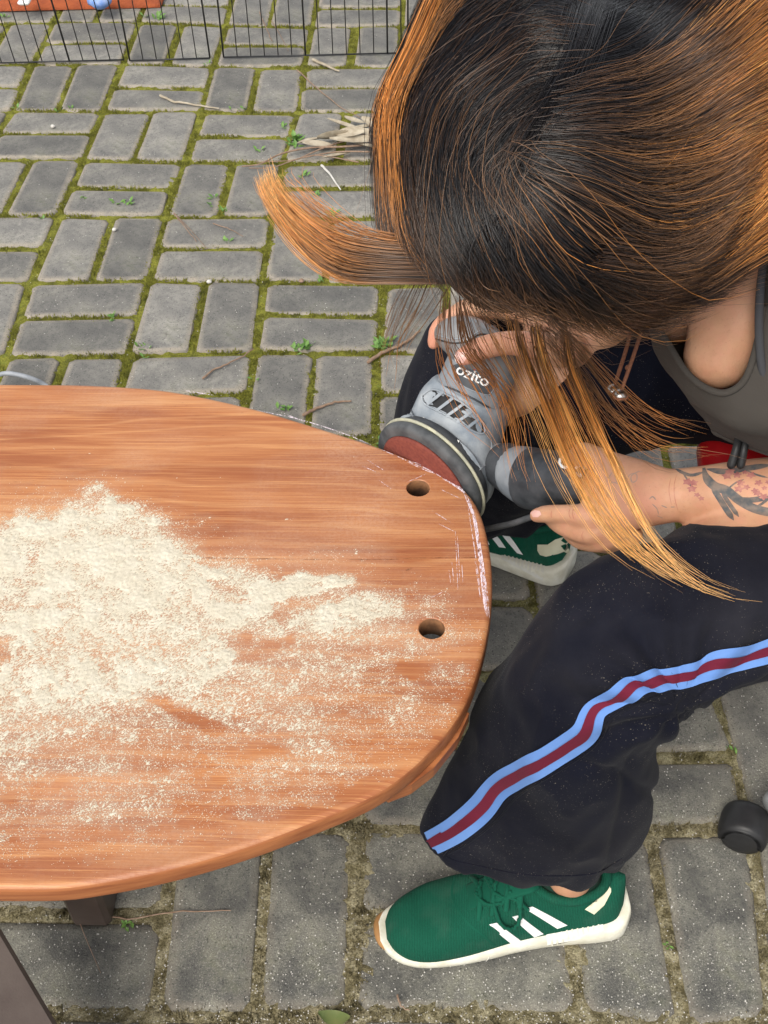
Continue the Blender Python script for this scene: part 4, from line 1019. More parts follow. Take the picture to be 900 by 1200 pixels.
V, Fc = tube(catmull(C_[:70], 70), .0030, 8, 70); mk('hem_band', V, Fc, M['top'], top)
for e in ([Ud(898,330,.94), Ud(960,300,.86), SH_L + A3(-.01,.03,.055), A3(.47,.74,.86)], [Ud(870,232,1.01), Ud(900,180,1.02), SH_R + A3(.02,-.03,.06), A3(.47,.98,.86)]):
    V, Fc = tube(e, [.006,.005,.005,.006], 10, side=A3(0,-1,0), wid=[.02,.016,.016,.02]); mk('shoulder_strap', V, Fc, M['top'], top)
# armhole seam at the right edge
V, Fc = tube(P3([(905,250,.93),(892,330,.925),(890,400,.945),(898,450,.965),(925,490,.98)]), .0034, 8); mk('armhole_edge', V, Fc, M['binding'], top)
# necklace cords with beads
nk = thing('necklace', 'brown cord necklace ends with two silver beads hanging below the hair', 'necklace', Ud(724,458,.95))
for L, e in (([(800,250,.86),(765,310,.90),(744,372,.935),(733,412,.95),(720,452,.955)], (719,457)), ([(808,262,.86),(776,320,.90),(757,372,.93),(744,412,.94),(728,458,.945)], (727,463))):
    V, Fc = tube(P3(L), .0016, 8, 40); mk('cord', V, Fc, M['cord'], nk)
    b = Ud(e[0], e[1], L[-1][2]); V, Fc = ball(b, (.0055,.0055,.0045), n=14, m=10); b1 = mk('bead', V, Fc, M['silver'], nk)
    V, Fc = tube([b + A3(.0055 * math.cos(q), .0055 * math.sin(q), .0006 * math.sin(3 * q)) for q in np.linspace(0, 6.28, 14)], .0011, 6, 28); mk('bead_rim', V, Fc, M['cord'], b1)
V, Fc = ball(Ud(736,431,.944), .0025, n=8, m=6); mk('knot', V, Fc, M['cord'], nk)

# --- shoes
def shoe(toe, heel, side, label, decs):
    toe, heel = A3(toe[0], toe[1], 0), A3(heel[0], heel[1], 0); X = nrm(heel - toe); Y = np.cross(A3(0,0,1), X) * side; L = np.linalg.norm(heel - toe); k = L / .29
    def W(x, y, z): return toe + X * x * k + Y * y * k + A3(0, 0, 1) * z * k
    xs = np.array([0,.008,.025,.05,.085,.12,.15,.185,.22,.255,.278,.290]); 
    hw = np.array([.012,.026,.038,.046,.0485,.046,.042,.038,.0365,.035,.030,.014]); yc = np.array([.006,.006,.006,.004,.001,-.001,-.002,-.001,0,.001,.001,.001])
    tp = np.array([.030,.043,.053,.060,.068,.083,.099,.100,.090,.086,.094,.090]); st = np.array([.012,.014,.017,.021,.024,.026,.027,.029,.033,.036,.040,.044])
    n = 44; S = catmull(np.stack([xs, hw, yc, tp, st], 1), 46)
    # sole: rounded midsole following the outline
    rings = []
    th = np.linspace(0, 2 * np.pi, 28, endpoint=False)
    for x, h, y, p, s in S:
        fl = .0015 + .0045 * np.clip((x - .03) / .10, 0, 1) + .004 * np.clip((x - .2) / .09, 0, 1); r = []
        for a in th:
            ca, sa = math.cos(a), math.sin(a); yy = math.copysign(abs(ca) ** .55, ca) * (h + fl); zz = s * .5 + s * .52 * math.copysign(abs(sa) ** .45, sa)
            xx = x + (.008 * (x - .145) / .145) * 1.0
            r.append(W(xx, y + yy, zz + .001 + .010 * max(0, (.045 - x) / .045) ** 2 * 1.0))
        rings.append(r)
    VS, FS = loft(rings)
    rings = []
    th2 = np.linspace(0, math.pi, 20)
    for x, h, y, p, s in S:
        r = []
        for a in th2:
            ca, sa = math.cos(a), math.sin(a)
            pw = .75 + .35 * np.clip((x - .08) / .08, 0, 1)
            zz = s * .7 + (p - s * .7) * sa ** pw; tapr = 1 - .22 * sa * np.clip((x - .1) / .1, 0, 1)
            yy = math.copysign(abs(ca) ** (.72 + .25 * np.clip((x - .09) / .08, 0, 1)), ca) * (h + .001) * tapr
            zz = zz + .0012 * math.sin(x * 160 + a * 2) * sa
            r.append(W(x, y + yy, zz))
        rings.append(r + [W(x, y, s * .4)])
    VU, FU = loft(rings)
    up = mk('sneaker', VU, FU, M['green'], person); up.name = 'sneaker'
    sl = mk('sole', VS, FS, M['sole'], up)
    UT, ST = bvh(VU, FU), bvh(VS, FS)
    # gum toe bumper, collar, lining
    V, Fc = tube([W(.012, -.026, .012), W(-.0058, -.012, .016), W(-.0085, .004, .017), W(-.005, .020, .016), W(.010, .033, .012)], [.003,.005,.006,.005,.003], 10); mk('toe_bumper', V, Fc, M['gum'], up)
    col = [W(.176 + .045 * (1 - math.cos(a)), .029 * math.sin(a), .1035 - .014 * math.sin(a / 2) ** 1.0 + .006 * max(0, -math.cos(a))) for a in np.linspace(0, 2 * math.pi, 26)]
    V, Fc = tube(col, .0058, 10, 60, roundcap=False); mk('collar', V, Fc, M['green'], up)
    c0 = W(.219, 0, .090); V, Fc = loft([[c0 + (p - c0) * q + A3(0,0,z) for p in col[:-1]] for q, z in ((.92, .0015), (.5, -.001), (.1, -.002))]); mk('lining', V, Fc, M['lining'], up)
    V, Fc = vl = loft([[W(x, w * math.cos(a), z + .004 * math.sin(a)) for a in np.linspace(0, 2 * math.pi, 12, endpoint=False)] for x, w, z in ((.100,.016,.073),(.125,.019,.086),(.150,.021,.101),(.170,.022,.110),(.180,.020,.114))]); mk('tongue', V, Fc, M['greendk'], up)
    for q in range(4):
        x = .112 + q * .016; z = np.interp(x, xs, tp)
        V, Fc = tube([W(x - .003, -.027, z - .010), W(x, -.014, z + .003), W(x + .002, 0, z + .0055), W(x, .014, z + .003), W(x - .003, .027, z - .010)], .0026, 8, side=X, wid=[.0035] * 5); mk('lace', V, Fc, M['greendk'], up)
    for d in decs.get('lace', []):
        V = np.array([snap(UT, x, y, .004 + .003 * (i % 2)) for i, (x, y) in enumerate(catmull(d, 30))]); V, Fc = tube(V, .0024, 8, 30); mk('lace_loop', V, Fc, M['greendk'], up)
    for d in decs['stripes']: patch('stripe', d, 'white', up, UT, .0007)
    V, Fc = patch_on(UT, decs['heel'], .0012); mk('heel_patch', V, Fc, M['cream'], up)
    if 'plug' in decs:
        a, b, c, d = [np.array(p, float) for p in decs['plug']]
        pp = [a, a * .5 + b * .5, b, b * .5 + c * .5, c, c * .5 + d * .5, d, a * .5 + d * .5]; V, Fc = patch_on(ST, pp, .0012); pl = mk('sole_plug', V, Fc, M['plug'], up)
        rb = []
        for q in np.linspace(.08, .92, 10): e, f = a + (b - a) * q, d + (c - d) * q; rb.append(ribbon_on(ST, [e + (f - e) * .15, e + (f - e) * .8], 2.0, .0022, 6))
        V, Fc = join(*rb); mk('plug_rib', V, Fc, M['sole'], pl)
    if 'seam' in decs:
        V = np.array([snap(ST, x, y, .0002) for x, y in catmull(decs['seam'], 16)]); V, Fc = tube(V, .0006, 6, 16); mk('sole_seam', V, Fc, M['plug'], up)
    if 'overlay' in decs:
        V, Fc = ribbon_on(UT, decs['overlay'], 2.5, .0005, 20); mk('overlay_edge', V, Fc, M['greendk'], up)
    return up
shoe(U(452,1094,0), U(722,1066,0), -1, '', dict(
    stripes=[[(573,1083),(582,1081),(598,1093),(613,1104),(602,1108),(588,1097)],[(600,1074),(608,1072),(622,1083),(637,1094),(626,1098),(612,1086)],[(614,1064),(624,1062),(645,1073),(665,1084),(653,1088),(634,1076)]],
    heel=[(706,1030),(716,1027),(716,1045),(708,1060),(696,1071),(685,1065),(697,1056),(703,1046)],
    plug=[(640,1095),(706,1074),(707,1090),(642,1112)], seam=[(573,1122),(574,1130),(574,1140)], overlay=[(533,1028),(530,1050),(545,1078),(566,1096),(580,1108)],
    lace=[[(566,1036),(560,1050),(572,1060),(590,1056),(598,1044)],[(585,1034),(580,1060),(586,1080),(600,1084),(608,1070),(604,1048),(598,1034)],[(572,1030),(584,1048),(604,1052),(616,1062)]]))
shoe(U(462,592,0), U(660,673,0), 1, '', dict(
    stripes=[[(583,620),(590,619),(602,634),(613,650),(606,648),(594,634)],[(572,624),(578,623),(586,632),(593,642),(585,641),(578,632)],[(562,628),(567,628),(572,634),(574,638),(568,637)]],
    heel=[(630,638),(642,638),(651,632),(660,629),(668,634),(674,641),(667,648),(652,649),(640,652),(633,650),(630,645)],
    plug=[(588,643),(639,660),(636,680),(588,655)], lace=[[(572,604),(580,610),(590,616)],[(570,610),(580,618)]]))

# ================================================================== wheeled stool
SC = A3(.64, .91, 0); SEAT = A3(.56, 1.0, 0)
stool = thing('stool', 'red topped wheeled stool with grey base and black casters under the woman', 'stool', SC)
def lathe(c, prof, n=40, ax=np.eye(3)): 
    th = np.linspace(0, 2 * np.pi, n, endpoint=False); return loft([c + np.stack([np.cos(th) * r, np.sin(th) * r, np.full(n, z)], 1) @ ax for r, z in prof])
V, Fc = lathe(SEAT, [(.05,.385),(.20,.39),(.232,.398),(.242,.415),(.240,.435),(.222,.448),(.15,.452),(.02,.453)]); mk('seat', V, Fc, M['red'], stool)
V, Fc = lathe(SC, [(.02,.362),(.10,.364),(.10,.384),(.02,.386)]); mk('seat_plate', V, Fc, M['black'], stool)
V, Fc = lathe(SC, [(.016,.20),(.016,.37)]); mk('gas_column', V, Fc, M['metal'], stool)
V, Fc = lathe(SC, [(.03,.07),(.034,.075),(.032,.12),(.026,.215),(.02,.22)]); mk('column_sleeve', V, Fc, M['black'], stool)
c0 = U(872, 970, .028); s0 = c0 + A3(.036, .012, 0); a0 = math.atan2(s0[1] - SC[1], s0[0] - SC[0]); RR = np.linalg.norm((s0 - SC)[:2])
for k in range(5):
    a = a0 + k * 2 * math.pi / 5; d = A3(math.cos(a), math.sin(a), 0)
    V, Fc = tube([SC + A3(0,0,.095), SC + d * RR * .5 + A3(0,0,.092), SC + d * (RR + .006) + A3(0,0,.070)], [.017,.014,.013], 10, side=np.cross(d, A3(0,0,1)), wid=[.024,.02,.018]); arm = mk('base_arm', V, Fc, M['metal'], stool)
    p = SC + d * RR; tr = (c0 - p) * A3(1, 1, 0) if k == 0 else A3(math.cos(a + 2 * k), math.sin(a + 2 * k), 0) * .03
    b = nrm(A3(-.80, -.35, 0)) if k == 0 else nrm(A3(math.cos(a + 1.9 * k), math.sin(a + 1.9 * k), 0)); ax = np.array([np.cross(b, A3(0,0,1)), A3(0,0,1), b])
    if k == 0: b = nrm(A3(-.35, -.94, 0)); ax = np.array([np.cross(b, A3(0,0,1)), A3(0,0,1), b])
    V, Fc = lathe(p + A3(0,0,.06), [(.006,-.02),(.0075,0),(.0075,.012)], 12); mk('stem', V, Fc, M['metal'], stool)
    for s in (-1, 1):
        wc = p + tr + A3(0,0,.0265)
        pr = [(.004,.007*s),(.024,.007*s),(.0262,.010*s),(.0262,.017*s),(.024,.0205*s),(.015,.0225*s),(.002,.023*s)]
        V, Fc = lathe(wc, pr, 28, ax); mk('caster_wheel', V, Fc, M['black'], stool)
    rr = []
    for z in np.linspace(-.0215, .0215, 9):
        e = 1 - .10 * (abs(z) / .0215) ** 4; rr.append([p + tr + A3(0,0,.0275) + (ax[0] * math.cos(q) + ax[1] * math.sin(q)) * .0305 * e * s_ + ax[2] * z for s_, q in [(1, q) for q in np.linspace(-.25, math.pi + .25, 16)] + [(.86, q) for q in np.linspace(math.pi + .25, -.25, 16)]])
    V, Fc = loft(rr); mk('caster_hood', V, Fc, M['black'], stool)
#PART5
# ================================================================== sander held in both hands
ct = nrm(U(560,590,ZB) - U(440,520,ZB)); outn = np.cross(ct, A3(0,0,1)); outn = outn if outn[1] > 0 else -outn
tl = math.radians(8); DN = outn * math.cos(tl) + A3(0,0,1) * math.sin(tl)
DC = U(494.4,564.5,.423) + outn * .003
DA = np.array([ct, np.cross(DN, ct), DN])
sander = thing('sander', 'dusty grey hand held disc sander pressed on the board edge', 'sander', U(560,520,.45))
V, Fc = lathe(DC, [(.001,-.0012),(.058,-.0012),(.0605,.0003),(.061,.0025),(.001,.003)], 56, DA); mk('sanding_disc', V, Fc, M['abrasive'], sander)
V, Fc = lathe(DC, [(0.0654,.003),(0.0714,.004),(0.0736,.007),(0.0741,.012),(0.0725,.015),(0.0300,.016)], 56, DA); pd = mk('backing_pad', V, Fc, M['pad'], sander)
V, Fc = lathe(DC, [(0.0719,.0152),(0.0750,.0158),(0.0750,.0178),(0.0719,.0184),(0.0300,.0184)], 56, DA); mk('pad_rim', V, Fc, M['edge'], pd)
V, Fc = lathe(DC, [(0.0545,.0186),(0.0681,.0190),(0.0698,.022),(0.0687,.030),(0.0632,.034),(0.0200,.036)], 56, DA); mk('skirt', V, Fc, M['dark'], sander)
def orings(L, n=40, pw=2.3):
    """rings from (centre, normal, half width, half height)"""
    th = np.linspace(0, 2 * np.pi, n, endpoint=False); c_, s_ = np.cos(th), np.sin(th)
    c_ = np.sign(c_) * abs(c_) ** (2 / pw); s_ = np.sign(s_) * abs(s_) ** (2 / pw); out = []
    for c, N, w, h in L:
        N = nrm(N); e = nrm(ct - N * (ct @ N)); g = np.cross(N, e); out.append(c + np.outer(c_, e) * w + np.outer(s_, g) * h)
    R = np.array(out); m = (len(L) - 1) * 5 + 1
    return list(catmull(R.reshape(len(L), -1), m).reshape(m, n, 3))
c1, c2, c3_, c4, c5, c6 = DC + DN * .034, DC + DN * .048, Ud(540,492,1.366), Ud(551,464,1.358), Ud(560,442,1.352), Ud(567,424,1.347)
nd = nrm(Ud(566,428,1.347) - Ud(552,460,1.36))
house = loft(orings([(DC + DN * .024, DN, .062, .062), (DC + DN * .030, DN, .064, .064), (c1, DN + nd * .1, .064, .0625), (c2, DN + nd * .35, .061, .057), (c3_, DN + nd * .9, .053, .050), (c4, nd, .046, .043), (c4 + nd * .006, nd, .043, .040)], 44, 2.8))
mk('housing', *house, M['greydust'], sander)
neck = loft(orings([(c4 + nd * .002, nd, .0415, .039), (c4 + nd * .012, nd, .0405, .038), (c5, nd, .0400, .038), (c6, nd, .039, .037), (Ud(569,416,1.345), nd, .037, .035)]))
mk('neck', *neck, M['grey'], sander)
head, _ = vloft([(532,414,604,438,1.343,.032),(520,410,606,430,1.341,.036),(511,400,606,420,1.339,.037),(509,388,602,408,1.338,.036),(515,378,594,396,1.338,.032),(530,371,580,384,1.338,.021),(546,370,566,376,1.338,.009)], 36, 30)
mk('top_handle', *head, M['smoke'], sander)
HT, NTr, TH_ = bvh(*house), bvh(*neck), bvh(*head)
def line_on(tree, P, r, nm, mat, par, off=.0004, n=24):
    V = np.array([snap(tree, x, y, off, 1.22) for x, y in catmull(P, n)]); V, Fc = tube(V, r, 8, n); return mk(nm, V, Fc, M[mat], par)
line_on(TH_, [(511,397),(530,402),(548,400),(562,392),(578,394),(600,399)], .0009, 'seam_line', 'black', sander)
line_on(TH_, [(512,392),(530,397),(548,395),(562,388)], .0007, 'seam_line', 'greydust', sander)
line_on(NTr, [(507,452),(528,455),(556,468),(580,481),(594,480)], .0011, 'collar_seam', 'dark', sander)
# label plate with lettering
lab = patch('label_plate', [(529,429),(541,425),(556,427),(567,431),(579,440),(580,451),(573,462),(564,461),(548,455),(534,446)], 'dark', sander, NTr, .0010)
line_on(NTr, [(541,425),(556,427),(567,431),(579,440),(580,451),(573,462),(564,461),(548,455),(534,446)], .0005, 'plate_edge', 'greydust', lab, .0012, 40)
def text_on(tree, st, o, dx, dy, size, mat, par, off=.0018, bold=.012):
    cu = bpy.data.curves.new('t', 'FONT'); cu.body = st; cu.size = 1; cu.offset = bold; cu.resolution_u = 3
    t = bpy.data.objects.new('t', cu); COL.objects.link(t); dg = bpy.context.evaluated_depsgraph_get(); dg.update()
    m = bpy.data.meshes.new_from_object(t.evaluated_get(dg)); bmm = bmesh.new(); bmm.from_mesh(m)
    bmesh.ops.triangulate(bmm, faces=bmm.faces); 
    V = np.array([v.co for v in bmm.verts]); Fc = [[v.index for v in f.verts] for f in bmm.faces]; bmm.free()
    bpy.data.objects.remove(t)
    W = [snap(tree, o[0] + (dx[0] * x + dy[0] * y) * size, o[1] + (dx[1] * x + dy[1] * y) * size, off, 1.2) for x, y, _ in V]
    return mk('lettering', W, Fc, M[mat], par, smooth=False)
text_on(NTr, 'ozito', (534, 437), (.93, .42), (.36, -.90), 19, 'white', lab)
patch('accent', [(556,431),(558,431.5),(557.5,434),(555.5,433.5)], 'red', lab, NTr, .0016)
# vent slots, their ribs, direction arrow
vent = patch('vent', [(495,464),(508,457),(530,466),(548,477),(566,496),(567,507),(556,506),(528,489),(499,474)], 'black', sander, HT, .0006)
for (x0, y0), (x1, y1) in (((502,474),(520,460)),((513,481),(532,467)),((524,488),(544,474)),((536,495),(554,482)),((547,502),(562,490))):
    V, Fc = ribbon_on(HT, [(x0,y0),((x0+x1)/2,(y0+y1)/2),(x1,y1)], 3.4, .0022, 8); mk('vent_rib', V, Fc, M['greydust'], vent)
for P in ([(495,464),(508,457),(530,466),(548,477),(566,496)], [(566,496),(567,507),(556,506),(528,489),(499,474),(495,464)]):
    line_on(HT, P, .0012, 'vent_frame', 'greydust', vent, .0012)
patch('arrow', [(485,492),(497,489),(500,492),(498,494)], 'white', sander, HT, .0009)
V, Fc = ribbon_on(HT, [(494,494),(508,500),(522,508),(538,518)], [3.2,3,2.6,2.0], .0010, 16); mk('arrow', V, Fc, M['white'], sander)
line_on(HT, [(484,489),(484,497),(508,508),(541,525)], .0006, 'arrow_plate_edge', 'grey', sander)
line_on(HT, [(472,470),(482,480),(486,500)], .0007, 'moulding_line', 'grey', sander)
line_on(HT, [(569,508),(576,520),(572,540),(560,552)], .0008, 'moulding_line', 'grey', sander)
# side handle
j1, _ = vloft([(568,520,552,552,1.375,.022),(579,522,566,556,1.362,.024),(590,521,573,564,1.350,.028),(598,521,581,571,1.344,.030)], 28, 14); mk('handle_joint', *j1, M['greydust'], sander)
j2, _ = vloft([(596,521,580,570,1.344,.029),(602,520,586,575,1.338,.0325),(607,522,592,580,1.333,.0330),(614,523,600,586,1.327,.0345)], 28, 14); mk('handle_collar', *j2, M['dark'], sander)
j3, _ = vloft([(611,523,598,584,1.328,.0330),(622,524,606,590,1.318,.035),(634,526,613,594,1.309,.0365)], 28, 14); mk('ribbed_band', *j3, M['grey'], sander)
J2, J3 = bvh(*j2), bvh(*j3)
for q in np.linspace(0, 1, 8):
    a = (616 + 1 - q * 8, 527 + q * 34); b = (631 - q * 8, 531 + q * 26)
    V, Fc = ribbon_on(J3, [b, ((a[0]+b[0])/2, (a[1]+b[1])/2), a], 2.8, .0024, 8); mk('band_rib', V, Fc, M['dark'], sander)
for P in ([(600,527),(594,545),(604,552),(597,565)], [(589,548),(599,556),(594,572)]): line_on(J2, P, .0009, 'collar_ridge', 'grey', sander)
j4, _ = vloft([(630,525,611,595,1.310,.036),(637,527,618,597,1.304,.038),(655,529,636,599,1.288,.038),(684,536,668,594,1.262,.036),(720,552,712,598,1.225,.030),(752,566,748,604,1.20,.022),(764,574,762,600,1.19,.012)], 32, 40); gr = mk('rubber_grip', *j4, M['dark'], sander)
G4 = bvh(*j4)
text_on(G4, 'OZITO', (652, 545), (.90, .44), (.40, -.90), 20, 'white', gr, .0012, .03)
# power cord dropping under the board
V, Fc = tube(P3([(680,592,1.24),(650,598,1.25)]) + [U(622,606,.44), U(602,613,.42), U(580,618,.39), U(555,624,.35), U(510,640,.25), U(440,690,.01), U(300,700,.006), U(100,760,.006)], .0036, 10, 90); mk('power_cord', V, Fc, M['cable'], sander)

# ================================================================== hair
HCC = Ud(668, 203, .825)
UA = (-.79, .61); VA = (.61, .79)                                  # long and short axes of the head as the camera sees it
def hdepth(x, y, k=1.0):
    u = ((x - 668) * UA[0] + (y - 203) * UA[1]) / 222; v = ((x - 668) * VA[0] + (y - 203) * VA[1]) / 196
    r = np.hypot(u, v); return np.where(r < 1, .822 - .112 * np.sqrt(np.maximum(0, 1 - r * r)), .822 + .10 * (r - 1))
ha = np.array([UA[0] * CR - UA[1] * CU, VA[0] * CR - VA[1] * CU, CFW])
V1 = ball(HCC, (.099, .088, .096), ha, 40, 26)
V2, _ = vloft([(580,-60,700,-60,.90,.05),(530,20,650,10,.89,.06),(492,100,610,90,.885,.06),(478,180,610,170,.88,.06),(482,250,620,240,.87,.06),(510,300,640,280,.86,.055),(560,335,660,300,.84,.04)], 28, 30)
V3, _ = vloft([(640,260,755,320,.84,.06),(730,130,800,330,.87,.06),(800,60,870,308,.91,.055),(890,0,950,256,.94,.05),(980,-40,1040,210,.96,.04)], 28, 24)
V, Fc = join(V1, V2, V3)
hairbase, _, _ = remesh('hair', V, Fc, .006, M['hairunder'], person, 6)
def strands(nm, guides, n, prof, rad=.00021, wob=2.6, spread=6, m=13, dl=.010, par=None, dsp=.008, tend=(.8, 1.0), clump=.5, head=True, seed=1, flick=0, ncl=None, root=.6, warp=1.0, conv=0):
    """guides: polylines (x, y[, depth]); prof: list of (t, rgb) from root to tip"""
    r = np.random.default_rng(seed); G = []
    for g in guides:
        g = np.array([(*p, float(hdepth(p[0], p[1]))) if len(p) == 2 else p for p in g], float); G.append(catmull(g, 40))
    G = np.array(G); k = len(G)
    s = r.random(n) * (k - 1)
    ncl = ncl or max(4, n // 22); cs = r.random(ncl) * (k - 1); ci = np.argmin(abs(s[:, None] - cs[None, :]) + 1e9 * 0, axis=1) if n * ncl < 4e7 else r.integers(0, ncl, n)
    i = np.minimum(s.astype(int), k - 2); f = (s - i)[:, None, None] if k > 1 else 0
    P = G[i] * (1 - f) + G[np.minimum(i + 1, k - 1)] * f                      # n,40,3
    if k > 1:
        i2 = np.minimum(cs.astype(int), k - 2); f2 = (cs - i2)[:, None, None]; Pc = G[i2] * (1 - f2) + G[i2 + 1] * f2
    else: Pc = np.repeat(G, ncl, 0)
    t = np.linspace(0, 1, 40)[None, :, None]
    P = P * (1 - clump * t) + Pc[ci] * clump * t
    # resample to m between a start and an end
    te = r.uniform(*tend, n); ts = r.uniform(0, .06, n) if head else r.uniform(0, .12, n)
    tt = ts[:, None] + (te - ts)[:, None] * np.linspace(0, 1, m)[None]; x = tt * 39; xi = np.minimum(x.astype(int), 38); fx = (x - xi)[..., None]
    Q = P[np.arange(n)[:, None], xi] * (1 - fx) + P[np.arange(n)[:, None], xi + 1] * fx
    tl = tt[..., None]
    off = r.normal(0, 1, (n, 1, 2)) * spread * (root + tl * .65); coff = r.normal(0, 1, (ncl, 1, 2))[ci] * spread * 1.1 * (.2 + tl)
    ph = r.uniform(0, 6.28, (n, 1, 2)); wv = np.sin(tl * r.uniform(3, 9, (n, 1, 1)) + ph) * wob * (.2 + tl)
    cph = r.uniform(0, 6.28, (ncl, 1, 2))[ci]; wv = wv + np.sin(tl * 7 + cph) * wob * 1.4 * tl
    Q[..., :2] += (off + coff + wv) * (1 - conv * tl ** 2)
    wp = Q[..., :2] / 150; Q[..., 0] += (fbm(wp, 2, 81) - .5) * 46 * np.minimum(1, tl[..., 0] * 2.5) * warp; Q[..., 1] += (fbm(wp + 7, 2, 82) - .5) * 46 * np.minimum(1, tl[..., 0] * 2.5) * warp
    if flick: Q[..., :2] += r.normal(0, 1, (n, 1, 2)) * flick * tl ** 2
    if head:
        hd = hdepth(Q[..., 0], Q[..., 1]); Q[..., 2] = np.where(np.array([len(g[0]) == 2 for g in guides]).all(), hd, Q[..., 2])
    Q[..., 2] -= r.uniform(0, 1, (n, 1)) * dl + (coff[..., 0] * 0); Q[..., 2] += r.normal(0, dsp, (n, 1)) * tl[..., 0]
    X = CAMP + (CFW + CR * (Q[..., 0:1] - 450) / CF - CU * (Q[..., 1:2] - 600) / CF) * Q[..., 2:3]
    T = np.gradient(X, axis=1); T /= np.linalg.norm(T, axis=2, keepdims=True) + 1e-12
    ref = nrm(CFW + .3 * CR); A = np.cross(T, ref); A /= np.linalg.norm(A, axis=2, keepdims=True) + 1e-9; B = np.cross(T, A)
    R = rad * r.uniform(.6, 1.35, (n, 1, 1)) * np.minimum(1, np.linspace(1, 0, m)[None, :, None] * 4 + .25)
    ring = np.stack([X + (A * math.cos(a) + B * math.sin(a)) * R for a in (1.57, 3.67, 5.76)], 2)   # n,m,3,3
    pt = np.array([p[0] for p in prof]); pc = np.array([p[1] for p in prof])
    sh = np.clip(tl[..., 0] + r.normal(0, .07, (n, 1)) + r.normal(0, .10, (ncl, 1))[ci], 0, 1)
    C = np.stack([np.interp(sh, pt, pc[:, q]) for q in range(3)], -1) * r.uniform(.65, 1.45, (n, 1, 1)) * r.uniform(.7, 1.35, (ncl, 1, 1))[ci]
    C = np.repeat(C[:, :, None, :], 3, 2)
    base = (np.arange(n) * m * 3)[:, None, None, None]; jj = (np.arange(m - 1) * 3)[None, :, None, None]; q = np.arange(3); q2 = (q + 1) % 3
    F4 = np.stack([q, q2, q2 + 3, q + 3], -1)[None, None] + base + jj
    par = par if par is not None else hairbase
    return setp(mk(nm, ring.reshape(-1, 3), F4.reshape(-1, 4), M['hair'], par, col=C.reshape(-1, 3)), kind='stuff')
K0, K1, BR, LB, OR, GO, PL = (.006,.0055,.0075), (.016,.011,.010), (.085,.042,.022), (.24,.12,.052), (.62,.25,.060), (.85,.46,.14), (.70,.44,.17)
g0 = [(704,-60),(630,-90),(535,-60),(480,60),(458,150),(456,240),(470,305)]
g1 = [(694,-20),(620,-40),(530,0),(482,100),(462,190),(470,270),(500,330)]
g2 = [(686,30),(620,20),(556,70),(520,150),(510,220),(522,290),(545,345)]
g3 = [(676,72),(620,80),(572,130),(552,190),(552,250),(570,310),(592,358)]
g4 = [(640,118),(612,135),(585,175),(578,225),(588,280),(610,335),(632,372)]
g5 = [(608,190),(598,215),(600,250),(615,295),(645,340),(675,374)]
g6 = [(606,198),(618,235),(640,280),(680,325),(730,356),(770,364)]
g7 = [(612,202),(650,235),(700,275),(760,312),(820,330),(880,318)]
g8 = [(618,196),(665,215),(730,245),(800,262),(870,250),(960,215)]
g9 = [(628,175),(680,180),(750,195),(820,190),(890,160),(970,110)]
g10 = [(645,140),(700,135),(765,130),(830,105),(890,60),(960,10)]
g11 = [(665,95),(715,85),(775,65),(830,30),(880,-20),(930,-60)]
g12 = [(685,45),(730,25),(780,0),(820,-40),(850,-80)]
g13 = [(698,-20),(740,-50),(780,-90)]
strands('side_strands', [g0, g1, g2], 3400, [(0,K0),(.45,K0),(.7,K1),(.85,BR),(1,K1)], seed=2, spread=5, clump=.35, tend=(.85,1), warp=.55)
strands('side_strands', [g0, g0, g1], 1100, [(0,K1),(.30,LB),(.55,OR),(.8,OR),(1,LB)], seed=3, spread=4, clump=.6, dl=.016, tend=(.7,1), warp=.55)
strands('crown_strands', [g2, g3, g4, g5], 4600, [(0,K0),(.8,K0),(1,K1)], seed=4, spread=5, clump=.35, tend=(.85,1))
strands('crown_strands', [g5, g6, g7, g8], 5600, [(0,K0),(.65,K0),(.85,K1),(1,BR)], seed=5, spread=6, clump=.35, tend=(.85,1))
strands('crown_strands', [g6, g7, g8], 260, [(0,K0),(.4,K1),(.7,BR),(1,LB)], seed=15, spread=6, clump=.6, tend=(.85,1), dl=.016)
strands('back_strands', [g8, g9, g10, g11, g12, g13], 6000, [(0,K0),(.35,K0),(.6,K1),(1,BR)], seed=6, spread=6, clump=.35, tend=(.9,1))
strands('back_strands', [g8, g9, g10, g11], 2400, [(0,K0),(.35,K1),(.60,LB),(.8,OR),(1,GO)], seed=7, spread=7, clump=.7, dl=.020, tend=(.9,1))
strands('back_strands', [[(690,330),(760,345),(830,320),(880,290),(960,240)],[(700,300),(770,300),(840,275),(900,235),(980,170)],[(740,230),(800,225),(860,190),(920,140),(980,90)]], 1900, [(0,K1),(.3,BR),(.6,LB),(.8,OR),(1,GO)], seed=8, spread=7, clump=.7, dl=.022, tend=(.9,1))
for sd, dx in ((31, -9), (32, 7)):
    strands('parting_strands', [[(704 + dx,-40),(690 + dx,10),(668 + dx,75),(640 + dx,128),(610 + dx,188),(600 + dx * 2,240)],[(716 + dx * 2,-40),(704 + dx * 2,10),(684 + dx * 2,75),(660 + dx * 2.5,128),(634 + dx * 3,190),(640 + dx * 4,250)]], 420, [(0,K1),(.5,K0),(1,K1)], seed=sd, spread=9, wob=5, clump=.2, tend=(.3,1), dl=.012)
strands('mixed_strands', [g1, g2, g3, g4, g5, g6, g7, g8], 900, [(0,K1),(.5,BR),(.8,LB),(1,BR)], seed=33, spread=13, wob=6, clump=.3, tend=(.6,1), dl=.014, rad=.00016)
strands('mixed_strands', [g8, g9, g10, g11], 700, [(0,K1),(.4,BR),(.7,LB),(1,OR)], seed=34, spread=14, wob=8, clump=.3, tend=(.7,1), dl=.024, rad=.00017)
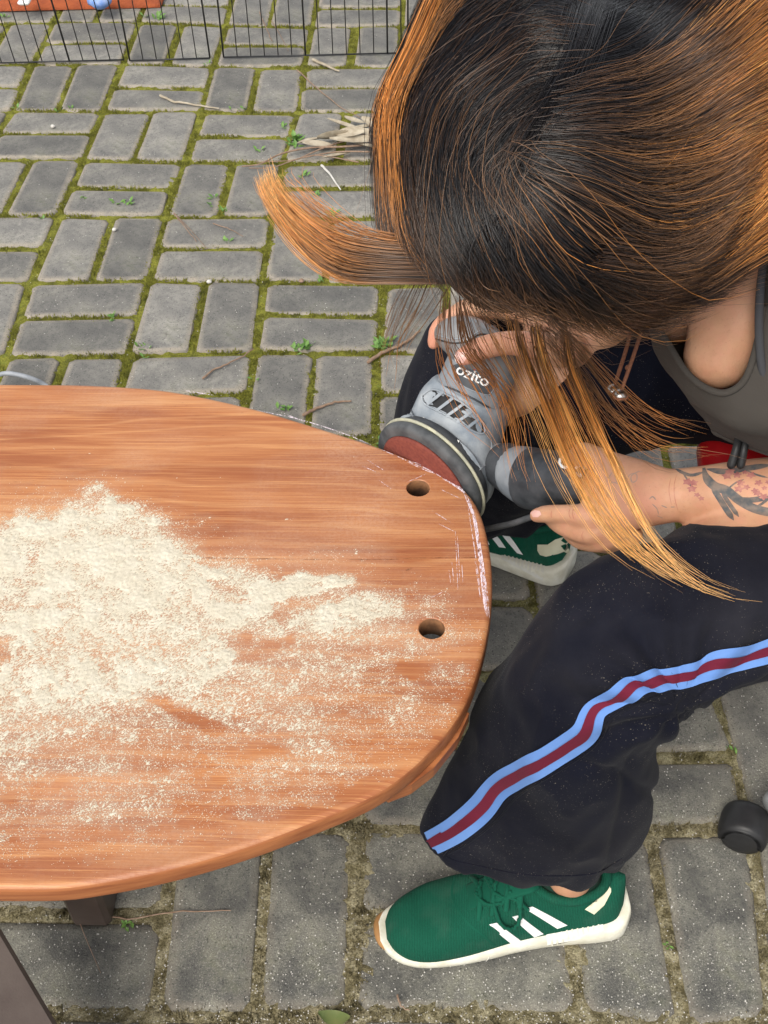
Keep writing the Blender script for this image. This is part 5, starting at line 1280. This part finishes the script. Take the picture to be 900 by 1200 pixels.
# loose curl blown out to the left
CL = [[(560,282,.77),(500,290,.79),(440,285,.80),(390,275,.80),(352,250,.80),(326,222,.80),(318,196,.80)],
      [(570,330,.77),(500,330,.79),(440,326,.80),(392,318,.80),(350,290,.80),(320,248,.80),(309,205,.80)]]
strands('loose_curl', CL, 1000, [(0,K1),(.12,BR),(.40,LB),(.60,OR),(1,GO)], seed=9, spread=3.0, wob=1.5, clump=.45, head=False, tend=(.75,1), rad=.00024, dl=.02, warp=.25)
strands('loose_curl', [CL[0], [(560,290,.77),(480,280,.79),(420,262,.80),(380,235,.80),(350,200,.80),(345,180,.80)]], 60, [(0,BR),(.5,OR),(1,OR)], seed=10, spread=8, wob=4, clump=.3, head=False, tend=(.6,1), rad=.0002, warp=.25)
# locks hanging over the sander and the left hand
T1 = [[(540,345,.78),(560,400,.88),(580,450,.97),(610,520,1.02),(650,590,1.03),(690,640,1.02),(740,672,1.0),(820,696,.985)],
      [(600,370,.77),(612,430,.88),(640,500,.97),(672,560,1.01),(705,610,1.02),(750,655,1.0),(810,690,.99),(890,712,.98)],
      [(650,375,.77),(655,430,.88),(680,490,.97),(705,545,1.01),(730,600,1.01),(765,650,1.0),(820,690,.99),(890,710,.98)]]
L2 = [(0,BR),(.06,LB),(.16,OR),(.45,GO),(1,GO)]
strands('hanging_lock', [[(x + 4 * k, y, d) for (x, y, d) in [tuple((np.array(p) + np.array(q)) / 2) for p, q in zip(T1[1], T1[2])]] for k in (-1, 1)], 60, L2, seed=41, spread=5, wob=7, clump=.85, ncl=5, root=.3, head=False, tend=(.4,.95), rad=.00026, dsp=.012, warp=.4, conv=.75)
L2 = [(0,BR),(.06,LB),(.16,OR),(.45,GO),(1,GO)]
strands('hanging_lock', [[(x + 8, y, d) for x, y, d in T1[2]], [(x + 14, y - 4, d) for x, y, d in T1[2]]], 46, L2, seed=11, spread=3.5, wob=6, clump=.9, ncl=4, root=.3, head=False, tend=(.45,1), rad=.00030, dsp=.012, warp=.4, conv=.75)
strands('hanging_lock', [[(x + 6, y, d) for x, y, d in T1[1]], T1[1]], 46, L2, seed=12, spread=3.5, wob=6, clump=.9, ncl=4, root=.3, head=False, tend=(.35,.85), rad=.00028, dsp=.012, warp=.4, conv=.75)
strands('hanging_lock', [T1[0], T1[2]], 44, L2, seed=22, spread=10, wob=9, clump=.7, ncl=9, root=.3, head=False, tend=(.3,.9), rad=.00022, dsp=.02, warp=.4, conv=.75)
strands('wisps', [[(520,340,.78),(512,390,.9),(525,440,1.0),(555,500,1.05),(590,560,1.06)],[(545,350,.78),(560,410,.9),(585,470,1.0),(620,540,1.05),(650,600,1.05)]], 60, [(0,BR),(.3,LB),(.5,OR),(1,OR)], seed=13, spread=7, wob=6, clump=.8, ncl=6, root=.3, head=False, tend=(.5,1), rad=.00026, dsp=.02)
strands('wisps', [[(610,375,.77),(640,430,.9),(690,490,1.0),(750,520,1.03),(840,528,1.03)],[(650,375,.77),(700,430,.9),(750,475,.98),(800,505,1.0),(850,515,1.0)]], 55, [(0,BR),(.3,LB),(.6,OR),(1,LB)], seed=14, spread=10, wob=7, clump=.7, ncl=7, root=.3, head=False, tend=(.5,1), rad=.00022, dsp=.02)
strands('wisps', [[(560,355,.78),(600,400,.9),(650,430,1.0),(700,470,1.0)],[(600,365,.78),(650,385,.9),(720,420,.95),(790,400,.97)]], 30, [(0,K1),(.3,BR),(1,LB)], seed=16, spread=12, wob=8, clump=.5, head=False, tend=(.5,1), rad=.00018, dsp=.02)
# dark wisps down the left of the face
strands('wisps', [[(480,312,.80),(455,345,.83),(442,390,.87),(438,430,.90),(442,470,.92)],[(500,322,.80),(478,360,.83),(466,405,.87),(462,450,.90)],[(530,335,.79),(505,385,.83),(492,430,.87),(500,480,.9)]], 34, [(0,BR),(.4,LB),(1,OR)], seed=17, spread=5, wob=2.5, clump=.6, head=False, tend=(.35,1), rad=.0002)
# fine flyaway hairs over the crown
strands('wisps', [g1, g3, g5, g7, g9, g11], 130, [(0,BR),(.5,LB),(1,OR)], seed=18, spread=26, wob=10, clump=0, tend=(.5,1), rad=.00016, dl=.03)
# fringe over the brow
strands('fringe', [[(575,250),(555,290),(545,330),(548,362),(570,385)],[(610,270),(620,320),(635,352),(650,378),(690,388)],[(660,300),(690,345),(730,368),(780,372),(830,352)]], 1300, [(0,K0),(.5,K1),(.8,BR),(1,LB)], seed=19, spread=6, wob=4, clump=.5, tend=(.7,1), dl=.02)
